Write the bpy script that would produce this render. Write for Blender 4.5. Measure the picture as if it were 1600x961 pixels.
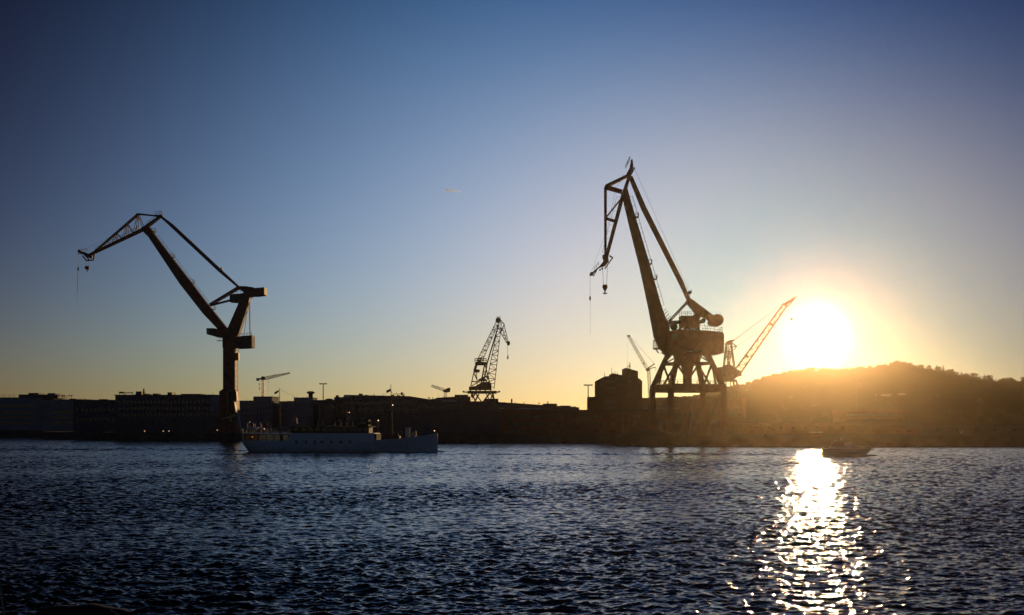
import bpy, bmesh, math, random
import numpy as np
from mathutils import Vector, Matrix
R = math.radians
rnd = random.Random(7)
for o in list(bpy.data.objects):
    bpy.data.objects.remove(o)
sc = bpy.context.scene
C = sc.collection

# ---------------------------------------------------------------- camera
H = 7.0            # eye height above the water
F = 1900.0         # focal length in photo pixels (photo 1600 wide)
HZ = 657.0         # horizon row in the photo
cam_d = bpy.data.cameras.new('camera')
cam = bpy.data.objects.new('camera', cam_d); C.objects.link(cam)
cam.location = (0, 0, H); cam.rotation_euler = (R(90), 0, 0)
cam_d.sensor_fit = 'HORIZONTAL'; cam_d.sensor_width = 36.0
cam_d.lens = 36.0 * F / 1600.0
cam_d.shift_y = (HZ - 480.5) / 1600.0
cam_d.clip_start = 0.3; cam_d.clip_end = 20000
sc.camera = cam

# ---------------------------------------------------------------- sky and sun
SUN_AZ = math.atan2(1278 - 800, F)                       # to the right of straight ahead
SUN_EL = math.atan2((HZ - 522), math.hypot(F, 478))
SUN = Vector((math.sin(SUN_AZ) * math.cos(SUN_EL), math.cos(SUN_AZ) * math.cos(SUN_EL), math.sin(SUN_EL)))
w = bpy.data.worlds.new('World'); sc.world = w; w.use_nodes = True
nt = w.node_tree; N = nt.nodes; L = nt.links
for n in list(N): N.remove(n)
def wn(t, **k):
    n = N.new(t)
    for a, b in k.items(): setattr(n, a, b)
    return n
def val(sock, v):
    if hasattr(v, 'is_linked') or hasattr(v, 'links'): L.new(v, sock)
    else: sock.default_value = v
def wmath(op, a, b=None, clamp=False):
    n = wn('ShaderNodeMath', operation=op, use_clamp=clamp); val(n.inputs[0], a)
    if b is not None: val(n.inputs[1], b)
    return n.outputs[0]
def wmix(a, b, mode='MIX', fac=1.0):
    n = wn('ShaderNodeMix', data_type='RGBA', blend_type=mode)
    val(n.inputs[0], fac); val(n.inputs[6], a); val(n.inputs[7], b)
    return n.outputs[2]
sky = wn('ShaderNodeTexSky', sky_type='NISHITA')
sky.sun_disc = False
sky.sun_elevation = SUN_EL; sky.sun_rotation = SUN_AZ
sky.altitude = 0; sky.air_density = 1.0; sky.dust_density = 0.5; sky.ozone_density = 2.0
tc = wn('ShaderNodeTexCoord')
nrm = wn('ShaderNodeVectorMath', operation='NORMALIZE'); L.new(tc.outputs['Generated'], nrm.inputs[0])
dot = wn('ShaderNodeVectorMath', operation='DOT_PRODUCT'); L.new(nrm.outputs[0], dot.inputs[0]); dot.inputs[1].default_value = SUN
ang = wmath('ARCCOSINE', wmath('MINIMUM', wmath('MAXIMUM', dot.outputs['Value'], -1.0), 0.9999999))   # angle from the sun
sep = wn('ShaderNodeSeparateXYZ'); L.new(nrm.outputs[0], sep.inputs[0])
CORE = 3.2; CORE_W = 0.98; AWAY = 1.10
#SKYTUNE
# evening sky: the Sky Texture graded smoothly by azimuth, elevation and distance from the sun, plus the bright aureole round the sun
hlen = wmath('SQRT', wmath('ADD', wmath('MULTIPLY', sep.outputs[0], sep.outputs[0]), wmath('MULTIPLY', sep.outputs[1], sep.outputs[1])))
az = wmath('DIVIDE', wmath('DIVIDE', sep.outputs[0], wmath('MAXIMUM', hlen, 0.001)), math.sin(R(25)))
az = wmath('MINIMUM', wmath('MAXIMUM', az, -1.25), 1.25)
el = wmath('DIVIDE', wmath('ARCSINE', sep.outputs[2]), R(20))
el = wmath('MINIMUM', wmath('MAXIMUM', el, 0.0), 1.15)
a2 = wmath('MULTIPLY', az, az); e2 = wmath('MULTIPLY', el, el); ae = wmath('MULTIPLY', az, el)
near = wmath('EXPONENT', wmath('MULTIPLY', ang, -1.0/R(4.0))); wide = wmath('EXPONENT', wmath('MULTIPLY', ang, -1.0/R(10.0)))
GRADE = [(-1.1719, -0.5865, 0.4721),
         (-1.0527, -0.8855, -0.3541),
         (2.0029, 1.2730, 0.1161),
         (-0.7125, -0.7315, -0.7949),
         (3.3394, 2.3558, 1.2214),
         (-0.9918, -0.5353, -0.0081),
         (0.1017, 0.3590, 0.2187),
         (-1.0912, -1.3589, -0.9947),
         (-2.7662, -1.6014, -0.5134),
         (-1.5837, -1.0324, -0.6457),
         (-5.7224, -1.8090, -0.0805),
         (1.9809, 0.7398, -0.2634)]
terms = [None, az, el, a2, ae, e2, wmath('MULTIPLY', a2, az), wmath('MULTIPLY', a2, el), wmath('MULTIPLY', az, e2), wmath('MULTIPLY', e2, el), near, wide]
acc = None
for tm, cf in zip(terms, GRADE):
    if tm is None:
        acc = wn('ShaderNodeCombineXYZ')
        for i in range(3): acc.inputs[i].default_value = cf[i]
        acc = acc.outputs[0]; continue
    ma = wn('ShaderNodeVectorMath', operation='MULTIPLY_ADD'); L.new(tm, ma.inputs[0]); ma.inputs[1].default_value = cf; L.new(acc, ma.inputs[2]); acc = ma.outputs[0]
sp_ = wn('ShaderNodeSeparateXYZ'); L.new(acc, sp_.inputs[0]); cb_ = wn('ShaderNodeCombineXYZ')
for i in range(3): L.new(wmath('EXPONENT', sp_.outputs[i]), cb_.inputs[i])
mul0 = wn('ShaderNodeVectorMath', operation='MULTIPLY'); L.new(sky.outputs[0], mul0.inputs[0]); L.new(cb_.outputs[0], mul0.inputs[1])
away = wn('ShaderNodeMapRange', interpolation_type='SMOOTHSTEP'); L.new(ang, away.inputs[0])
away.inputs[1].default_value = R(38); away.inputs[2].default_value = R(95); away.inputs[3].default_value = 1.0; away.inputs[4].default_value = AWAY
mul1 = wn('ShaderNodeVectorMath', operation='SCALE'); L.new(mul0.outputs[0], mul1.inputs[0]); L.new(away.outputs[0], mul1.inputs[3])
high = wn('ShaderNodeMapRange', interpolation_type='SMOOTHSTEP'); L.new(sep.outputs[2], high.inputs[0])
high.inputs[1].default_value = math.sin(R(19)); high.inputs[2].default_value = math.sin(R(40))
hc = wmix((1,1,1,1), (0.62, 0.50, 0.39, 1), 'MIX', high.outputs[0])
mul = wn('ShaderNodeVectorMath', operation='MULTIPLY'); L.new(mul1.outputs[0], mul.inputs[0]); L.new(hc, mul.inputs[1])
q_ = wmath('DIVIDE', ang, R(CORE_W)); core = wmath('EXPONENT', wmath('MULTIPLY', wmath('MULTIPLY', q_, q_), -1.0))
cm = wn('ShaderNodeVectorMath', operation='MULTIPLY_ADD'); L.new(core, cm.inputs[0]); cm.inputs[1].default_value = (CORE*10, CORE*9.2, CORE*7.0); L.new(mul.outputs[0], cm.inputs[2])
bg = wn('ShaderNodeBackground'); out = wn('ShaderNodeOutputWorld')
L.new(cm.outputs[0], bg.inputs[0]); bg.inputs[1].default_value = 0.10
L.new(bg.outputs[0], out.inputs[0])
#ENDTUNE

sun_d = bpy.data.lights.new('sun', 'SUN'); sun = bpy.data.objects.new('sun', sun_d); C.objects.link(sun)
sun_d.energy = 2.2; sun_d.angle = R(0.53); sun_d.color = (1.0, 0.62, 0.28)
sun.rotation_euler = (-SUN).to_track_quat('-Z', 'Y').to_euler()
sun.location = SUN * 3000

sc.view_settings.view_transform = 'Standard'; sc.view_settings.look = 'None'
sc.view_settings.exposure = 0.0; sc.view_settings.gamma = 1.0
sc.view_settings.use_curve_mapping = False
sc.render.engine = 'CYCLES'
sc.cycles.use_denoising = True; sc.cycles.denoising_input_passes = 'RGB_ALBEDO'; sc.cycles.use_adaptive_sampling = False
sc.cycles.max_bounces = 6; sc.cycles.glossy_bounces = 3; sc.cycles.diffuse_bounces = 2
sc.cycles.volume_bounces = 0; sc.cycles.transparent_max_bounces = 12
sc.cycles.caustics_reflective = False; sc.cycles.caustics_refractive = False

# ---------------------------------------------------------------- materials
def mat(name, col, rough=0.7, metal=0.0, var=0.25, scale=1.5, bump=0.0, stretch=(1, 1, 1), spec=None):
    m = bpy.data.materials.new(name); m.use_nodes = True
    t = m.node_tree; b = t.nodes['Principled BSDF']
    tcn = t.nodes.new('ShaderNodeTexCoord'); mp = t.nodes.new('ShaderNodeMapping'); mp.inputs['Scale'].default_value = stretch
    t.links.new(tcn.outputs['Object'], mp.inputs[0])
    nz = t.nodes.new('ShaderNodeTexNoise'); nz.inputs['Scale'].default_value = scale; nz.inputs['Detail'].default_value = 5
    t.links.new(mp.outputs[0], nz.inputs['Vector'])
    cr = t.nodes.new('ShaderNodeValToRGB')
    a = [max(0, c * (1 - var)) for c in col]; c2 = [min(1, c * (1 + var)) for c in col]
    cr.color_ramp.elements[0].position = 0.3; cr.color_ramp.elements[1].position = 0.7
    cr.color_ramp.elements[0].color = (*a, 1); cr.color_ramp.elements[1].color = (*c2, 1)
    t.links.new(nz.outputs[0], cr.inputs[0]); t.links.new(cr.outputs[0], b.inputs['Base Color'])
    b.inputs['Roughness'].default_value = rough; b.inputs['Metallic'].default_value = metal
    b.inputs['Specular IOR Level'].default_value = spec if spec is not None else (0.5 if rough < 0.6 else (0.25 if rough < 0.8 else 0.06))
    if bump:
        bp = t.nodes.new('ShaderNodeBump'); bp.inputs['Strength'].default_value = 0.5; bp.inputs['Distance'].default_value = bump
        t.links.new(nz.outputs[0], bp.inputs['Height']); t.links.new(bp.outputs[0], b.inputs['Normal'])
    return m
def glass(name, tint, k=0.5):
    m = bpy.data.materials.new(name); m.use_nodes = True; t = m.node_tree
    for n in list(t.nodes): t.nodes.remove(n)
    o = t.nodes.new('ShaderNodeOutputMaterial'); mx = t.nodes.new('ShaderNodeMixShader')
    tr = t.nodes.new('ShaderNodeBsdfTransparent'); gl = t.nodes.new('ShaderNodeBsdfGlossy')
    nz = t.nodes.new('ShaderNodeTexNoise'); nz.inputs['Scale'].default_value = 0.6
    mr = t.nodes.new('ShaderNodeMapRange'); mr.inputs[3].default_value = k * 0.7; mr.inputs[4].default_value = k * 1.2
    t.links.new(nz.outputs[0], mr.inputs[0])
    tr.inputs[0].default_value = (*tint, 1); gl.inputs[0].default_value = (0.9, 0.9, 0.9, 1); gl.inputs['Roughness'].default_value = 0.05
    t.links.new(mr.outputs[0], mx.inputs[0]); t.links.new(tr.outputs[0], mx.inputs[1]); t.links.new(gl.outputs[0], mx.inputs[2])
    t.links.new(mx.outputs[0], o.inputs[0]); return m
def glow(name, col, s):
    m = bpy.data.materials.new(name); m.use_nodes = True; b = m.node_tree.nodes['Principled BSDF']
    b.inputs['Emission Color'].default_value = (*col, 1); b.inputs['Emission Strength'].default_value = s
    b.inputs['Base Color'].default_value = (*col, 1); return m

M = dict(
    crane_red=mat('crane_red_paint', (0.17, 0.045, 0.025), 0.66, 0, 0.35, 0.6),
    crane_orange=mat('crane_orange_paint', (0.28, 0.085, 0.04), 0.75, 0, 0.3, 0.5),
    crane_grey=mat('crane_weathered_steel', (0.075, 0.058, 0.048), 0.78, 0.0, 0.35, 0.8),
    crane_yellow=mat('crane_yellow_paint', (0.42, 0.25, 0.04), 0.5, 0, 0.25, 0.8),
    crane_sunlit=mat('sunlit_orange_paint', (0.60, 0.22, 0.06), 0.6, 0, 0.15, 0.8, 0, (1,1,1), 0.22),  # brighter copy of the crane paint, sunlight put into its colour
    crane_white=mat('crane_pale_paint', (0.45, 0.42, 0.38), 0.5, 0, 0.2, 0.8),
    steel=mat('dark_steel', (0.06, 0.055, 0.05), 0.7, 0.2, 0.3, 1.0),
    rope=mat('steel_rope', (0.08, 0.075, 0.07), 0.6, 0.4, 0.2, 3.0),
    white=mat('white_ship_paint', (0.52, 0.50, 0.47), 0.35, 0, 0.10, 0.5, 0, (1, 1, 3)),
    offwhite=mat('off_white_canvas', (0.55, 0.53, 0.50), 0.8, 0, 0.15, 1.0),
    wood=mat('varnished_wood', (0.14, 0.07, 0.03), 0.75, 0, 0.3, 2.0, 0, (1, 1, 8)),
    black=mat('black_paint', (0.02, 0.02, 0.022), 0.82, 0, 0.3, 1.0),
    brick=mat('red_brick', (0.22, 0.075, 0.04), 0.85, 0, 0.3, 0.7, 0.03),
    brick2=mat('brown_brick', (0.20, 0.09, 0.05), 0.85, 0, 0.3, 0.5, 0.03),
    conc=mat('grey_concrete', (0.22, 0.21, 0.20), 0.9, 0, 0.25, 0.3, 0.03),
    conc_d=mat('dark_concrete', (0.10, 0.095, 0.09), 0.9, 0, 0.3, 0.4, 0.04),
    plaster=mat('pale_plaster', (0.20, 0.20, 0.215), 0.85, 0, 0.15, 0.3),
    dark_clad=mat('dark_cladding', (0.07, 0.07, 0.075), 0.7, 0, 0.25, 0.4),
    roof=mat('bitumen_roof', (0.05, 0.05, 0.05), 0.8, 0, 0.3, 0.4),
    metal_roof=mat('pale_metal_roof', (0.30, 0.30, 0.32), 0.45, 0.5, 0.15, 0.5),
    pane=mat('window_glass', (0.03, 0.035, 0.04), 0.06, 0.0, 0.4, 0.15),
    blind_glint=mat('blind_and_glint', (0.20, 0.185, 0.16), 0.6, 0.0, 0.2, 1.0),  # blinds, and sun glints painted as pale panes
    asphalt=mat('quay_asphalt', (0.055, 0.053, 0.05), 0.9, 0, 0.3, 0.05, 0.02),
    quaywall=mat('quay_wall_stone', (0.09, 0.08, 0.07), 0.9, 0, 0.4, 0.35, 0.1),
    hill=mat('hill_ground', (0.040, 0.045, 0.022), 0.95, 0, 0.06, 0.05),
    leaf=mat('dark_foliage', (0.040, 0.045, 0.022), 0.9, 0, 0.08, 0.12, 0, (1,1,1), 0.0),
    needle=mat('conifer_needles', (0.038, 0.044, 0.022), 0.9, 0, 0.1, 0.3, 0, (1,1,1), 0.0),
    bark=mat('tree_bark', (0.09, 0.06, 0.04), 0.9, 0, 0.3, 1.0),
    skin=mat('skin', (0.50, 0.30, 0.21), 0.55, 0, 0.1, 4.0),
    hair=mat('brown_hair', (0.05, 0.03, 0.02), 0.7, 0, 0.3, 6.0),
    cloth_navy=mat('navy_cloth', (0.03, 0.04, 0.09), 0.9, 0, 0.2, 4.0),
    cloth_red=mat('red_cloth', (0.35, 0.04, 0.03), 0.9, 0, 0.2, 4.0),
    cloth_white=mat('white_cloth', (0.65, 0.63, 0.6), 0.9, 0, 0.1, 4.0),
    cloth_grey=mat('grey_cloth', (0.12, 0.12, 0.13), 0.9, 0, 0.2, 4.0),
    cloth_orange=mat('orange_cloth', (0.55, 0.22, 0.03), 0.85, 0, 0.15, 3.0),
    cloth_tan=mat('tan_cloth', (0.30, 0.22, 0.14), 0.9, 0, 0.2, 4.0),
    flag_dark=mat('dark_flag_cloth', (0.06, 0.05, 0.12), 0.85, 0, 0.3, 2.0),
    foam=mat('water_foam', (0.75, 0.75, 0.75), 0.8, 0, 0.15, 3.0),
    bulb=mat('glass_bulb', (0.75, 0.72, 0.65), 0.15, 0, 0.1, 3.0),
    lampglow=glow('lamp_glow', (1.0, 0.62, 0.30), 0.55),
    ember=glow('red_lantern_glow', (0.9, 0.05, 0.03), 0.5),
    deckglow=glow('deck_lamp_glow', (1.0, 0.72, 0.40), 1.6),
    tan_rope=mat('tan_rope', (0.45, 0.30, 0.16), 0.8, 0, 0.25, 5.0),
    cover=mat('dark_boat_cover', (0.025, 0.025, 0.03), 0.7, 0, 0.3, 2.0, 0.02),
    sunglow_glass=glass('sunglow_saloon_glass', (0.62, 0.46, 0.26), 0.18),  # amber tint puts the sunlight shining through the saloon into the glass
    clear_glass=glass('clear_boat_glass', (0.85, 0.88, 0.88), 0.2),
)

def canvas(name, col, k):
    m = mat(name, col, 0.85, 0, 0.12, 1.0); t = m.node_tree; b = t.nodes['Principled BSDF']
    tr = t.nodes.new('ShaderNodeBsdfTranslucent'); tr.inputs[0].default_value = (*col, 1); mx = t.nodes.new('ShaderNodeMixShader'); mx.inputs[0].default_value = k
    t.links.new(b.outputs[0], mx.inputs[1]); t.links.new(tr.outputs[0], mx.inputs[2]); t.links.new(mx.outputs[0], t.nodes['Material Output'].inputs[0]); return m
M['tent'] = canvas('white_tent_cloth', (0.8, 0.8, 0.8), 0.55)
M['glare_glass'] = canvas('glare_screen_glass', (0.9, 0.88, 0.82), 0.75)  # milky pale screen, made to glow with the sun behind it

# ---------------------------------------------------------------- mesh helpers
class MB:
    def __init__(s): s.v = []; s.f = []
    def add(s, vs, fs):
        b = len(s.v); s.v += [tuple(p) for p in vs]; s.f += [tuple(i + b for i in f) for f in fs]
    def box(s, x0, x1, y0, y1, z0, z1):
        s.add([(x0,y0,z0),(x1,y0,z0),(x1,y1,z0),(x0,y1,z0),(x0,y0,z1),(x1,y0,z1),(x1,y1,z1),(x0,y1,z1)],
              [(3,2,1,0),(4,5,6,7),(0,1,5,4),(1,2,6,5),(2,3,7,6),(3,0,4,7)])
    def beam(s, p, q, wd, h=None, w2=None, h2=None):
        # rectangular tapered bar: wd across the y axis, h across the plane of the crane
        p = Vector(p); q = Vector(q); h = wd if h is None else h; w2 = wd if w2 is None else w2; h2 = h if h2 is None else h2
        d = (q - p)
        if d.length < 1e-6: return
        d.normalize(); ref = Vector((0,1,0)) if abs(d.y) < 0.9 else Vector((1,0,0))
        n = d.cross(ref).normalized(); sd = n.cross(d).normalized()
        vs = []
        for c, a, b in ((p, wd/2, h/2), (q, w2/2, h2/2)):
            for i, j in ((-1,-1),(1,-1),(1,1),(-1,1)): vs.append(c + sd*a*i + n*b*j)
        s.add(vs, [(3,2,1,0),(4,5,6,7),(0,1,5,4),(1,2,6,5),(2,3,7,6),(3,0,4,7)])
    def rod(s, p, q, r, r2=None, n=6):
        p = Vector(p); q = Vector(q); r2 = r if r2 is None else r2
        d = (q - p)
        if d.length < 1e-6: return
        d.normalize(); ref = Vector((0,0,1)) if abs(d.z) < 0.9 else Vector((1,0,0))
        a = d.cross(ref).normalized(); b = d.cross(a)
        vs = []
        for c, rr in ((p, r), (q, r2)):
            for k in range(n):
                t = 2*math.pi*k/n; vs.append(c + a*math.cos(t)*rr + b*math.sin(t)*rr)
        s.add(vs, [tuple(range(n-1,-1,-1)), tuple(range(n,2*n))] + [(k,(k+1)%n,n+(k+1)%n,n+k) for k in range(n)])
    def path(s, pts, r, n=6):
        for a, b in zip(pts[:-1], pts[1:]): s.rod(a, b, r, r, n)
    def prism(s, pts, y0, y1):
        n = len(pts)
        s.add([(x,y0,z) for x,z in pts] + [(x,y1,z) for x,z in pts],
              [tuple(range(n)), tuple(range(2*n-1,n-1,-1))] + [((k+1)%n,k,n+k,n+(k+1)%n) for k in range(n)])
    def lathe(s, prof, c=(0,0,0), n=16):
        cx, cy, cz = c; vs = []; fs = []
        for r, z in prof:
            for k in range(n):
                t = 2*math.pi*k/n; vs.append((cx + r*math.cos(t), cy + r*math.sin(t), cz + z))
        for i in range(len(prof)-1):
            for k in range(n): fs.append((i*n+k, i*n+(k+1)%n, (i+1)*n+(k+1)%n, (i+1)*n+k))
        fs.append(tuple(range(n-1,-1,-1))); m = (len(prof)-1)*n; fs.append(tuple(range(m,m+n)))
        s.add(vs, fs)
    def ball(s, c, r, sx=1, sy=1, sz=1, n=10, m=6):
        prof = [(r*math.sin(math.pi*i/m)*1.0 + 1e-4, -r*math.cos(math.pi*i/m)) for i in range(m+1)]
        b = len(s.v); s.lathe(prof, (0,0,0), n)
        for i in range(b, len(s.v)):
            x,y,z = s.v[i]; s.v[i] = (c[0]+x*sx, c[1]+y*sy, c[2]+z*sz)
    def disc_y(s, c, r, y0, y1, n=20, sx=1, sz=1):
        s.prism([(c[0]+r*sx*math.cos(2*math.pi*k/n), c[2]+r*sz*math.sin(2*math.pi*k/n)) for k in range(n)], y0, y1)
    def truss(s, p, q, w0, h0, w1, h1, n, rc, rw, both=False):
        # lattice box girder between p and q: w across y, h in the crane's plane
        p = Vector(p); q = Vector(q); d = (q-p).normalized(); nn = d.cross(Vector((0,1,0))).normalized(); sd = Vector((0,1,0))
        def corner(t, i, j):
            wd = w0+(w1-w0)*t; h = h0+(h1-h0)*t
            return p.lerp(q, t) + sd*wd/2*i + nn*h/2*j
        for i, j in ((-1,-1),(1,-1),(1,1),(-1,1)): s.beam(corner(0,i,j), corner(1,i,j), rc)
        faces = [((-1,-1),(-1,1)), ((1,-1),(1,1)), ((-1,1),(1,1)), ((-1,-1),(1,-1))]
        for k in range(n):
            t0 = k/n; t1 = (k+1)/n
            for a, b in faces:
                if k % 2: a, b = b, a
                s.beam(corner(t0,*a), corner(t1,*b), rw)
                if both: s.beam(corner(t0,*b), corner(t1,*a), rw)
                s.beam(corner(t1,*a), corner(t1,*b), rw)
    def rail(s, pts, h=1.1, r=0.05, step=2.0):
        pts = [Vector(p) for p in pts]; up = Vector((0,0,1))
        for a, b in zip(pts[:-1], pts[1:]):
            s.beam(a+up*h, b+up*h, r*2); s.beam(a+up*h*0.5, b+up*h*0.5, r*1.4)
            n = max(1, int((b-a).length/step))
            for k in range(n+1): c = a.lerp(b, k/n); s.beam(c, c+up*h, r*2)
    def ladder(s, p, q, off, wd=0.7, r=0.06, step=2.2):
        # a climbing ladder carried clear of a boom: stringers, rungs and stand-offs
        p = Vector(p); q = Vector(q); off = Vector(off)
        for y in (-wd/2, wd/2): s.beam(p+off+Vector((0,y,0)), q+off+Vector((0,y,0)), r)
        n = max(1, int((q-p).length/step))
        for k in range(n+1):
            c = p.lerp(q, k/n); s.beam(c, c+off, r*1.2); s.beam(c+off+Vector((0,-wd/2,0)), c+off+Vector((0,wd/2,0)), r)
    def build(s, name, m, parent=None, loc=(0,0,0), smooth=False):
        me = bpy.data.meshes.new(name); me.from_pydata(s.v, [], s.f)
        bm = bmesh.new(); bm.from_mesh(me); bmesh.ops.recalc_face_normals(bm, faces=bm.faces); bm.to_mesh(me); bm.free()
        me.materials.append(m)
        if smooth:
            me.polygons.foreach_set('use_smooth', [True]*len(me.polygons)); me.set_sharp_from_angle(angle=R(38))
        o = bpy.data.objects.new(name, me); C.objects.link(o); o.location = loc
        if parent: o.parent = parent
        return o
def thing(name, label, cat, loc, group=None, rz=0.0):
    o = bpy.data.objects.new(name, None); C.objects.link(o); o.location = loc; o.rotation_euler = (0,0,rz)
    o.empty_display_size = 0.5; tag(o, label, cat, group); return o
def tag(o, label, cat, group=None):
    o['label'] = label; o['category'] = cat
    if group: o['group'] = group
    return o
def copy_obj(o, parent=None, loc=None):
    c = o.copy(); C.objects.link(c)
    if parent is not None: c.parent = parent
    if loc is not None: c.location = loc
    return c
def copy_tree(o, loc, rz=0.0, sc_=1.0, label=None):
    c = o.copy(); C.objects.link(c); c.location = loc; c.rotation_euler = (0,0,rz); c.scale = (sc_,)*3
    if label: c['label'] = label
    for ch in [x for x in o.children]:
        d = ch.copy(); C.objects.link(d); d.parent = c
        for g in [x for x in ch.children]:
            e = g.copy(); C.objects.link(e); e.parent = d
    return c
def P(px, py, Y): return Vector(((px-800)/F*Y, Y, H+(HZ-py)/F*Y))
GZ = 2.4     # quay level above the water

# ================================================================ SETTING
# ---- water: a sheet of travelling waves, finer near the viewer, over a flat outer sheet
def build_water():
    rng = np.random.default_rng(11)
    d0, d1 = 30.0, 640.0
    rows = int(math.log(d1/d0)/0.0016); ys = d0*np.exp(np.arange(rows+1)*0.0016)
    cols = 1240; u = np.linspace(-0.72, 0.72, cols+1)
    Y, U = np.meshgrid(ys, u, indexing='ij'); X = U*(Y+6.0)
    Z = np.zeros_like(X); DX = np.zeros_like(X); DY = np.zeros_like(X)
    sp = (0.0016*Y)
    nC = 130; wind = R(-97)
    lam = 0.27*(3.4/0.27)**rng.random(nC)
    th = wind + rng.normal(0, R(46), nC)
    ph = rng.random(nC)*2*math.pi
    for i in range(nC):
        l = lam[i]; k = 2*math.pi/l; kx, ky = k*math.cos(th[i]), k*math.sin(th[i])
        slope = 0.0250*(1.1 if l < 1.0 else (1.0/l)**0.75)
        a = slope*1.414/k
        wgt = np.clip(l/(2.0*sp) - 0.7, 0, 1)
        arg = kx*X + ky*Y + ph[i]
        s_, c_ = np.sin(arg), np.cos(arg)
        Z += a*wgt*s_
        DX += 0.75*a*wgt*c_*math.cos(th[i]); DY += 0.75*a*wgt*c_*math.sin(th[i])
    # gust patches: calmer and rougher water
    g = 1.0 + 0.30*np.sin(X*0.021+Y*0.043+1.0)*np.sin(Y*0.031-X*0.013) + 0.18*np.sin(X*0.07-Y*0.11+2.0)
    Z *= g; DX *= g; DY *= g
    # wake of the motor boat and of the steamer: long low ridges trailing behind them
    bx = P(1290,712,242).x
    tl = np.clip((bx - X)/8.0, 0, 1)*np.clip((X+95)/40.0, 0, 1)
    for yy, hh in ((246.0,0.20),(250.5,-0.10),(255.0,0.14)):
        Z += tl*hh*np.exp(-((Y-yy-(bx-X)*0.02)/1.1)**2)
    sx = P(382,704,290).x
    tl = np.clip((sx+2 - X)/10.0, 0, 1)
    for yy, hh in ((284.0,0.28),(291.0,-0.15),(300.0,0.22),(318.0,0.18)):
        Z += tl*hh*np.exp(-((Y-yy-(sx-X)*0.05)/1.5)**2)
    V = np.stack([X+DX, Y+DY, Z], -1).reshape(-1,3)
    n1 = cols+1; r, c = np.meshgrid(np.arange(rows), np.arange(cols), indexing='ij')
    b = (r*n1+c).ravel(); Q = np.stack([b, b+1, b+n1+1, b+n1], -1)
    nv = len(V)
    E = np.array([(-2500,-80,-0.40),(2500,-80,-0.40),(2500,2400,-0.40),(-2500,2400,-0.40)])
    V = np.vstack([V, E]); Q = np.vstack([Q, [[nv,nv+1,nv+2,nv+3]]])
    me = bpy.data.meshes.new('water')
    me.vertices.add(len(V)); me.vertices.foreach_set('co', V.astype(np.float32).ravel())
    me.loops.add(Q.size); me.loops.foreach_set('vertex_index', Q.astype(np.int32).ravel())
    me.polygons.add(len(Q)); me.polygons.foreach_set('loop_start', np.arange(len(Q), dtype=np.int32)*4)
    me.polygons.foreach_set('loop_total', np.full(len(Q), 4, np.int32))
    me.polygons.foreach_set('use_smooth', np.ones(len(Q), dtype=bool))
    me.update(calc_edges=True); me.validate()
    m = bpy.data.materials.new('harbour_water'); m.use_nodes = True; t = m.node_tree; bs = t.nodes['Principled BSDF']
    bs.inputs['Base Color'].default_value = (0.014, 0.016, 0.018, 1); bs.inputs['Roughness'].default_value = 0.07
    bs.inputs['IOR'].default_value = 1.26
    g_ = t.nodes.new('ShaderNodeNewGeometry')
    prev = None
    for scl, st, amp in ((4.2,(0.75,1.0,1.0),0.034),(1.1,(0.6,1.0,1.0),0.075)):
        mp = t.nodes.new('ShaderNodeMapping'); mp.inputs['Scale'].default_value = st
        t.links.new(g_.outputs['Position'], mp.inputs[0])
        nz = t.nodes.new('ShaderNodeTexNoise'); nz.inputs['Scale'].default_value = scl; nz.inputs['Detail'].default_value = 3
        t.links.new(mp.outputs[0], nz.inputs['Vector'])
        bp = t.nodes.new('ShaderNodeBump'); bp.inputs['Strength'].default_value = 1.0; bp.inputs['Distance'].default_value = amp
        t.links.new(nz.outputs[0], bp.inputs['Height'])
        if prev: t.links.new(prev.outputs[0], bp.inputs['Normal'])
        prev = bp
    t.links.new(prev.outputs[0], bs.inputs['Normal'])
    me.materials.append(m)
    o = bpy.data.objects.new('water', me); C.objects.link(o); o['kind'] = 'structure'
build_water()

# ---- far bank: one sheet of ground whose front edge follows the quay line
front = [(-2500,560),(P(66,0,532).x,532),(P(70,0,455).x,455),(P(150,0,450).x,450),(P(172,0,430).x,430),(P(372,0,416).x,416),
         (P(620,0,392).x,392),(P(975,0,378).x,378),(P(975,0,334).x-1.5,334),(P(1290,0,330).x,330),(P(1600,0,332).x,332),(2500,345)]
mb = MB(); n = len(front)
vs = [(x,y,GZ) for x,y in front] + [(x,2400,GZ) for x,y in front]
mb.add(vs, [(i,i+1,n+i+1,n+i) for i in range(n-1) if abs(front[i][0]-front[i+1][0]) > 0.01])
o = mb.build('ground', M['asphalt']); o['kind'] = 'structure'
mb = MB()
for (xa,ya),(xb,yb) in zip(front[:-1], front[1:]):
    d = Vector((xb-xa, yb-ya, 0)).normalized(); nn = Vector((d.y,-d.x,0))
    a = Vector((xa,ya,0)); b = Vector((xb,yb,0))
    p0 = a+nn*0.02; p1 = b+nn*0.02
    mb.add([p0+Vector((0,0,-2)), p1+Vector((0,0,-2)), p1+Vector((0,0,GZ-0.02)), p0+Vector((0,0,GZ-0.02))], [(0,1,2,3)])
    q0 = a+nn*0.35; q1 = b+nn*0.35     # timber fender beam and kerb
    mb.beam(q0+Vector((0,0,GZ+0.12)), q1+Vector((0,0,GZ+0.12)), 0.5, 0.45)
    mb.beam(q0+Vector((0,0,0.7)), q1+Vector((0,0,0.7)), 0.4, 0.3)
    L_ = (b-a).length
    for k in range(int(min(L_,400)/3.0)):
        c = a.lerp(b, (k+0.5)*3.0/L_)+nn*0.3; mb.beam(c+Vector((0,0,-1)), c+Vector((0,0,GZ-0.1)), 0.3)
o = mb.build('quay', M['quaywall']); o['kind'] = 'structure'

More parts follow.
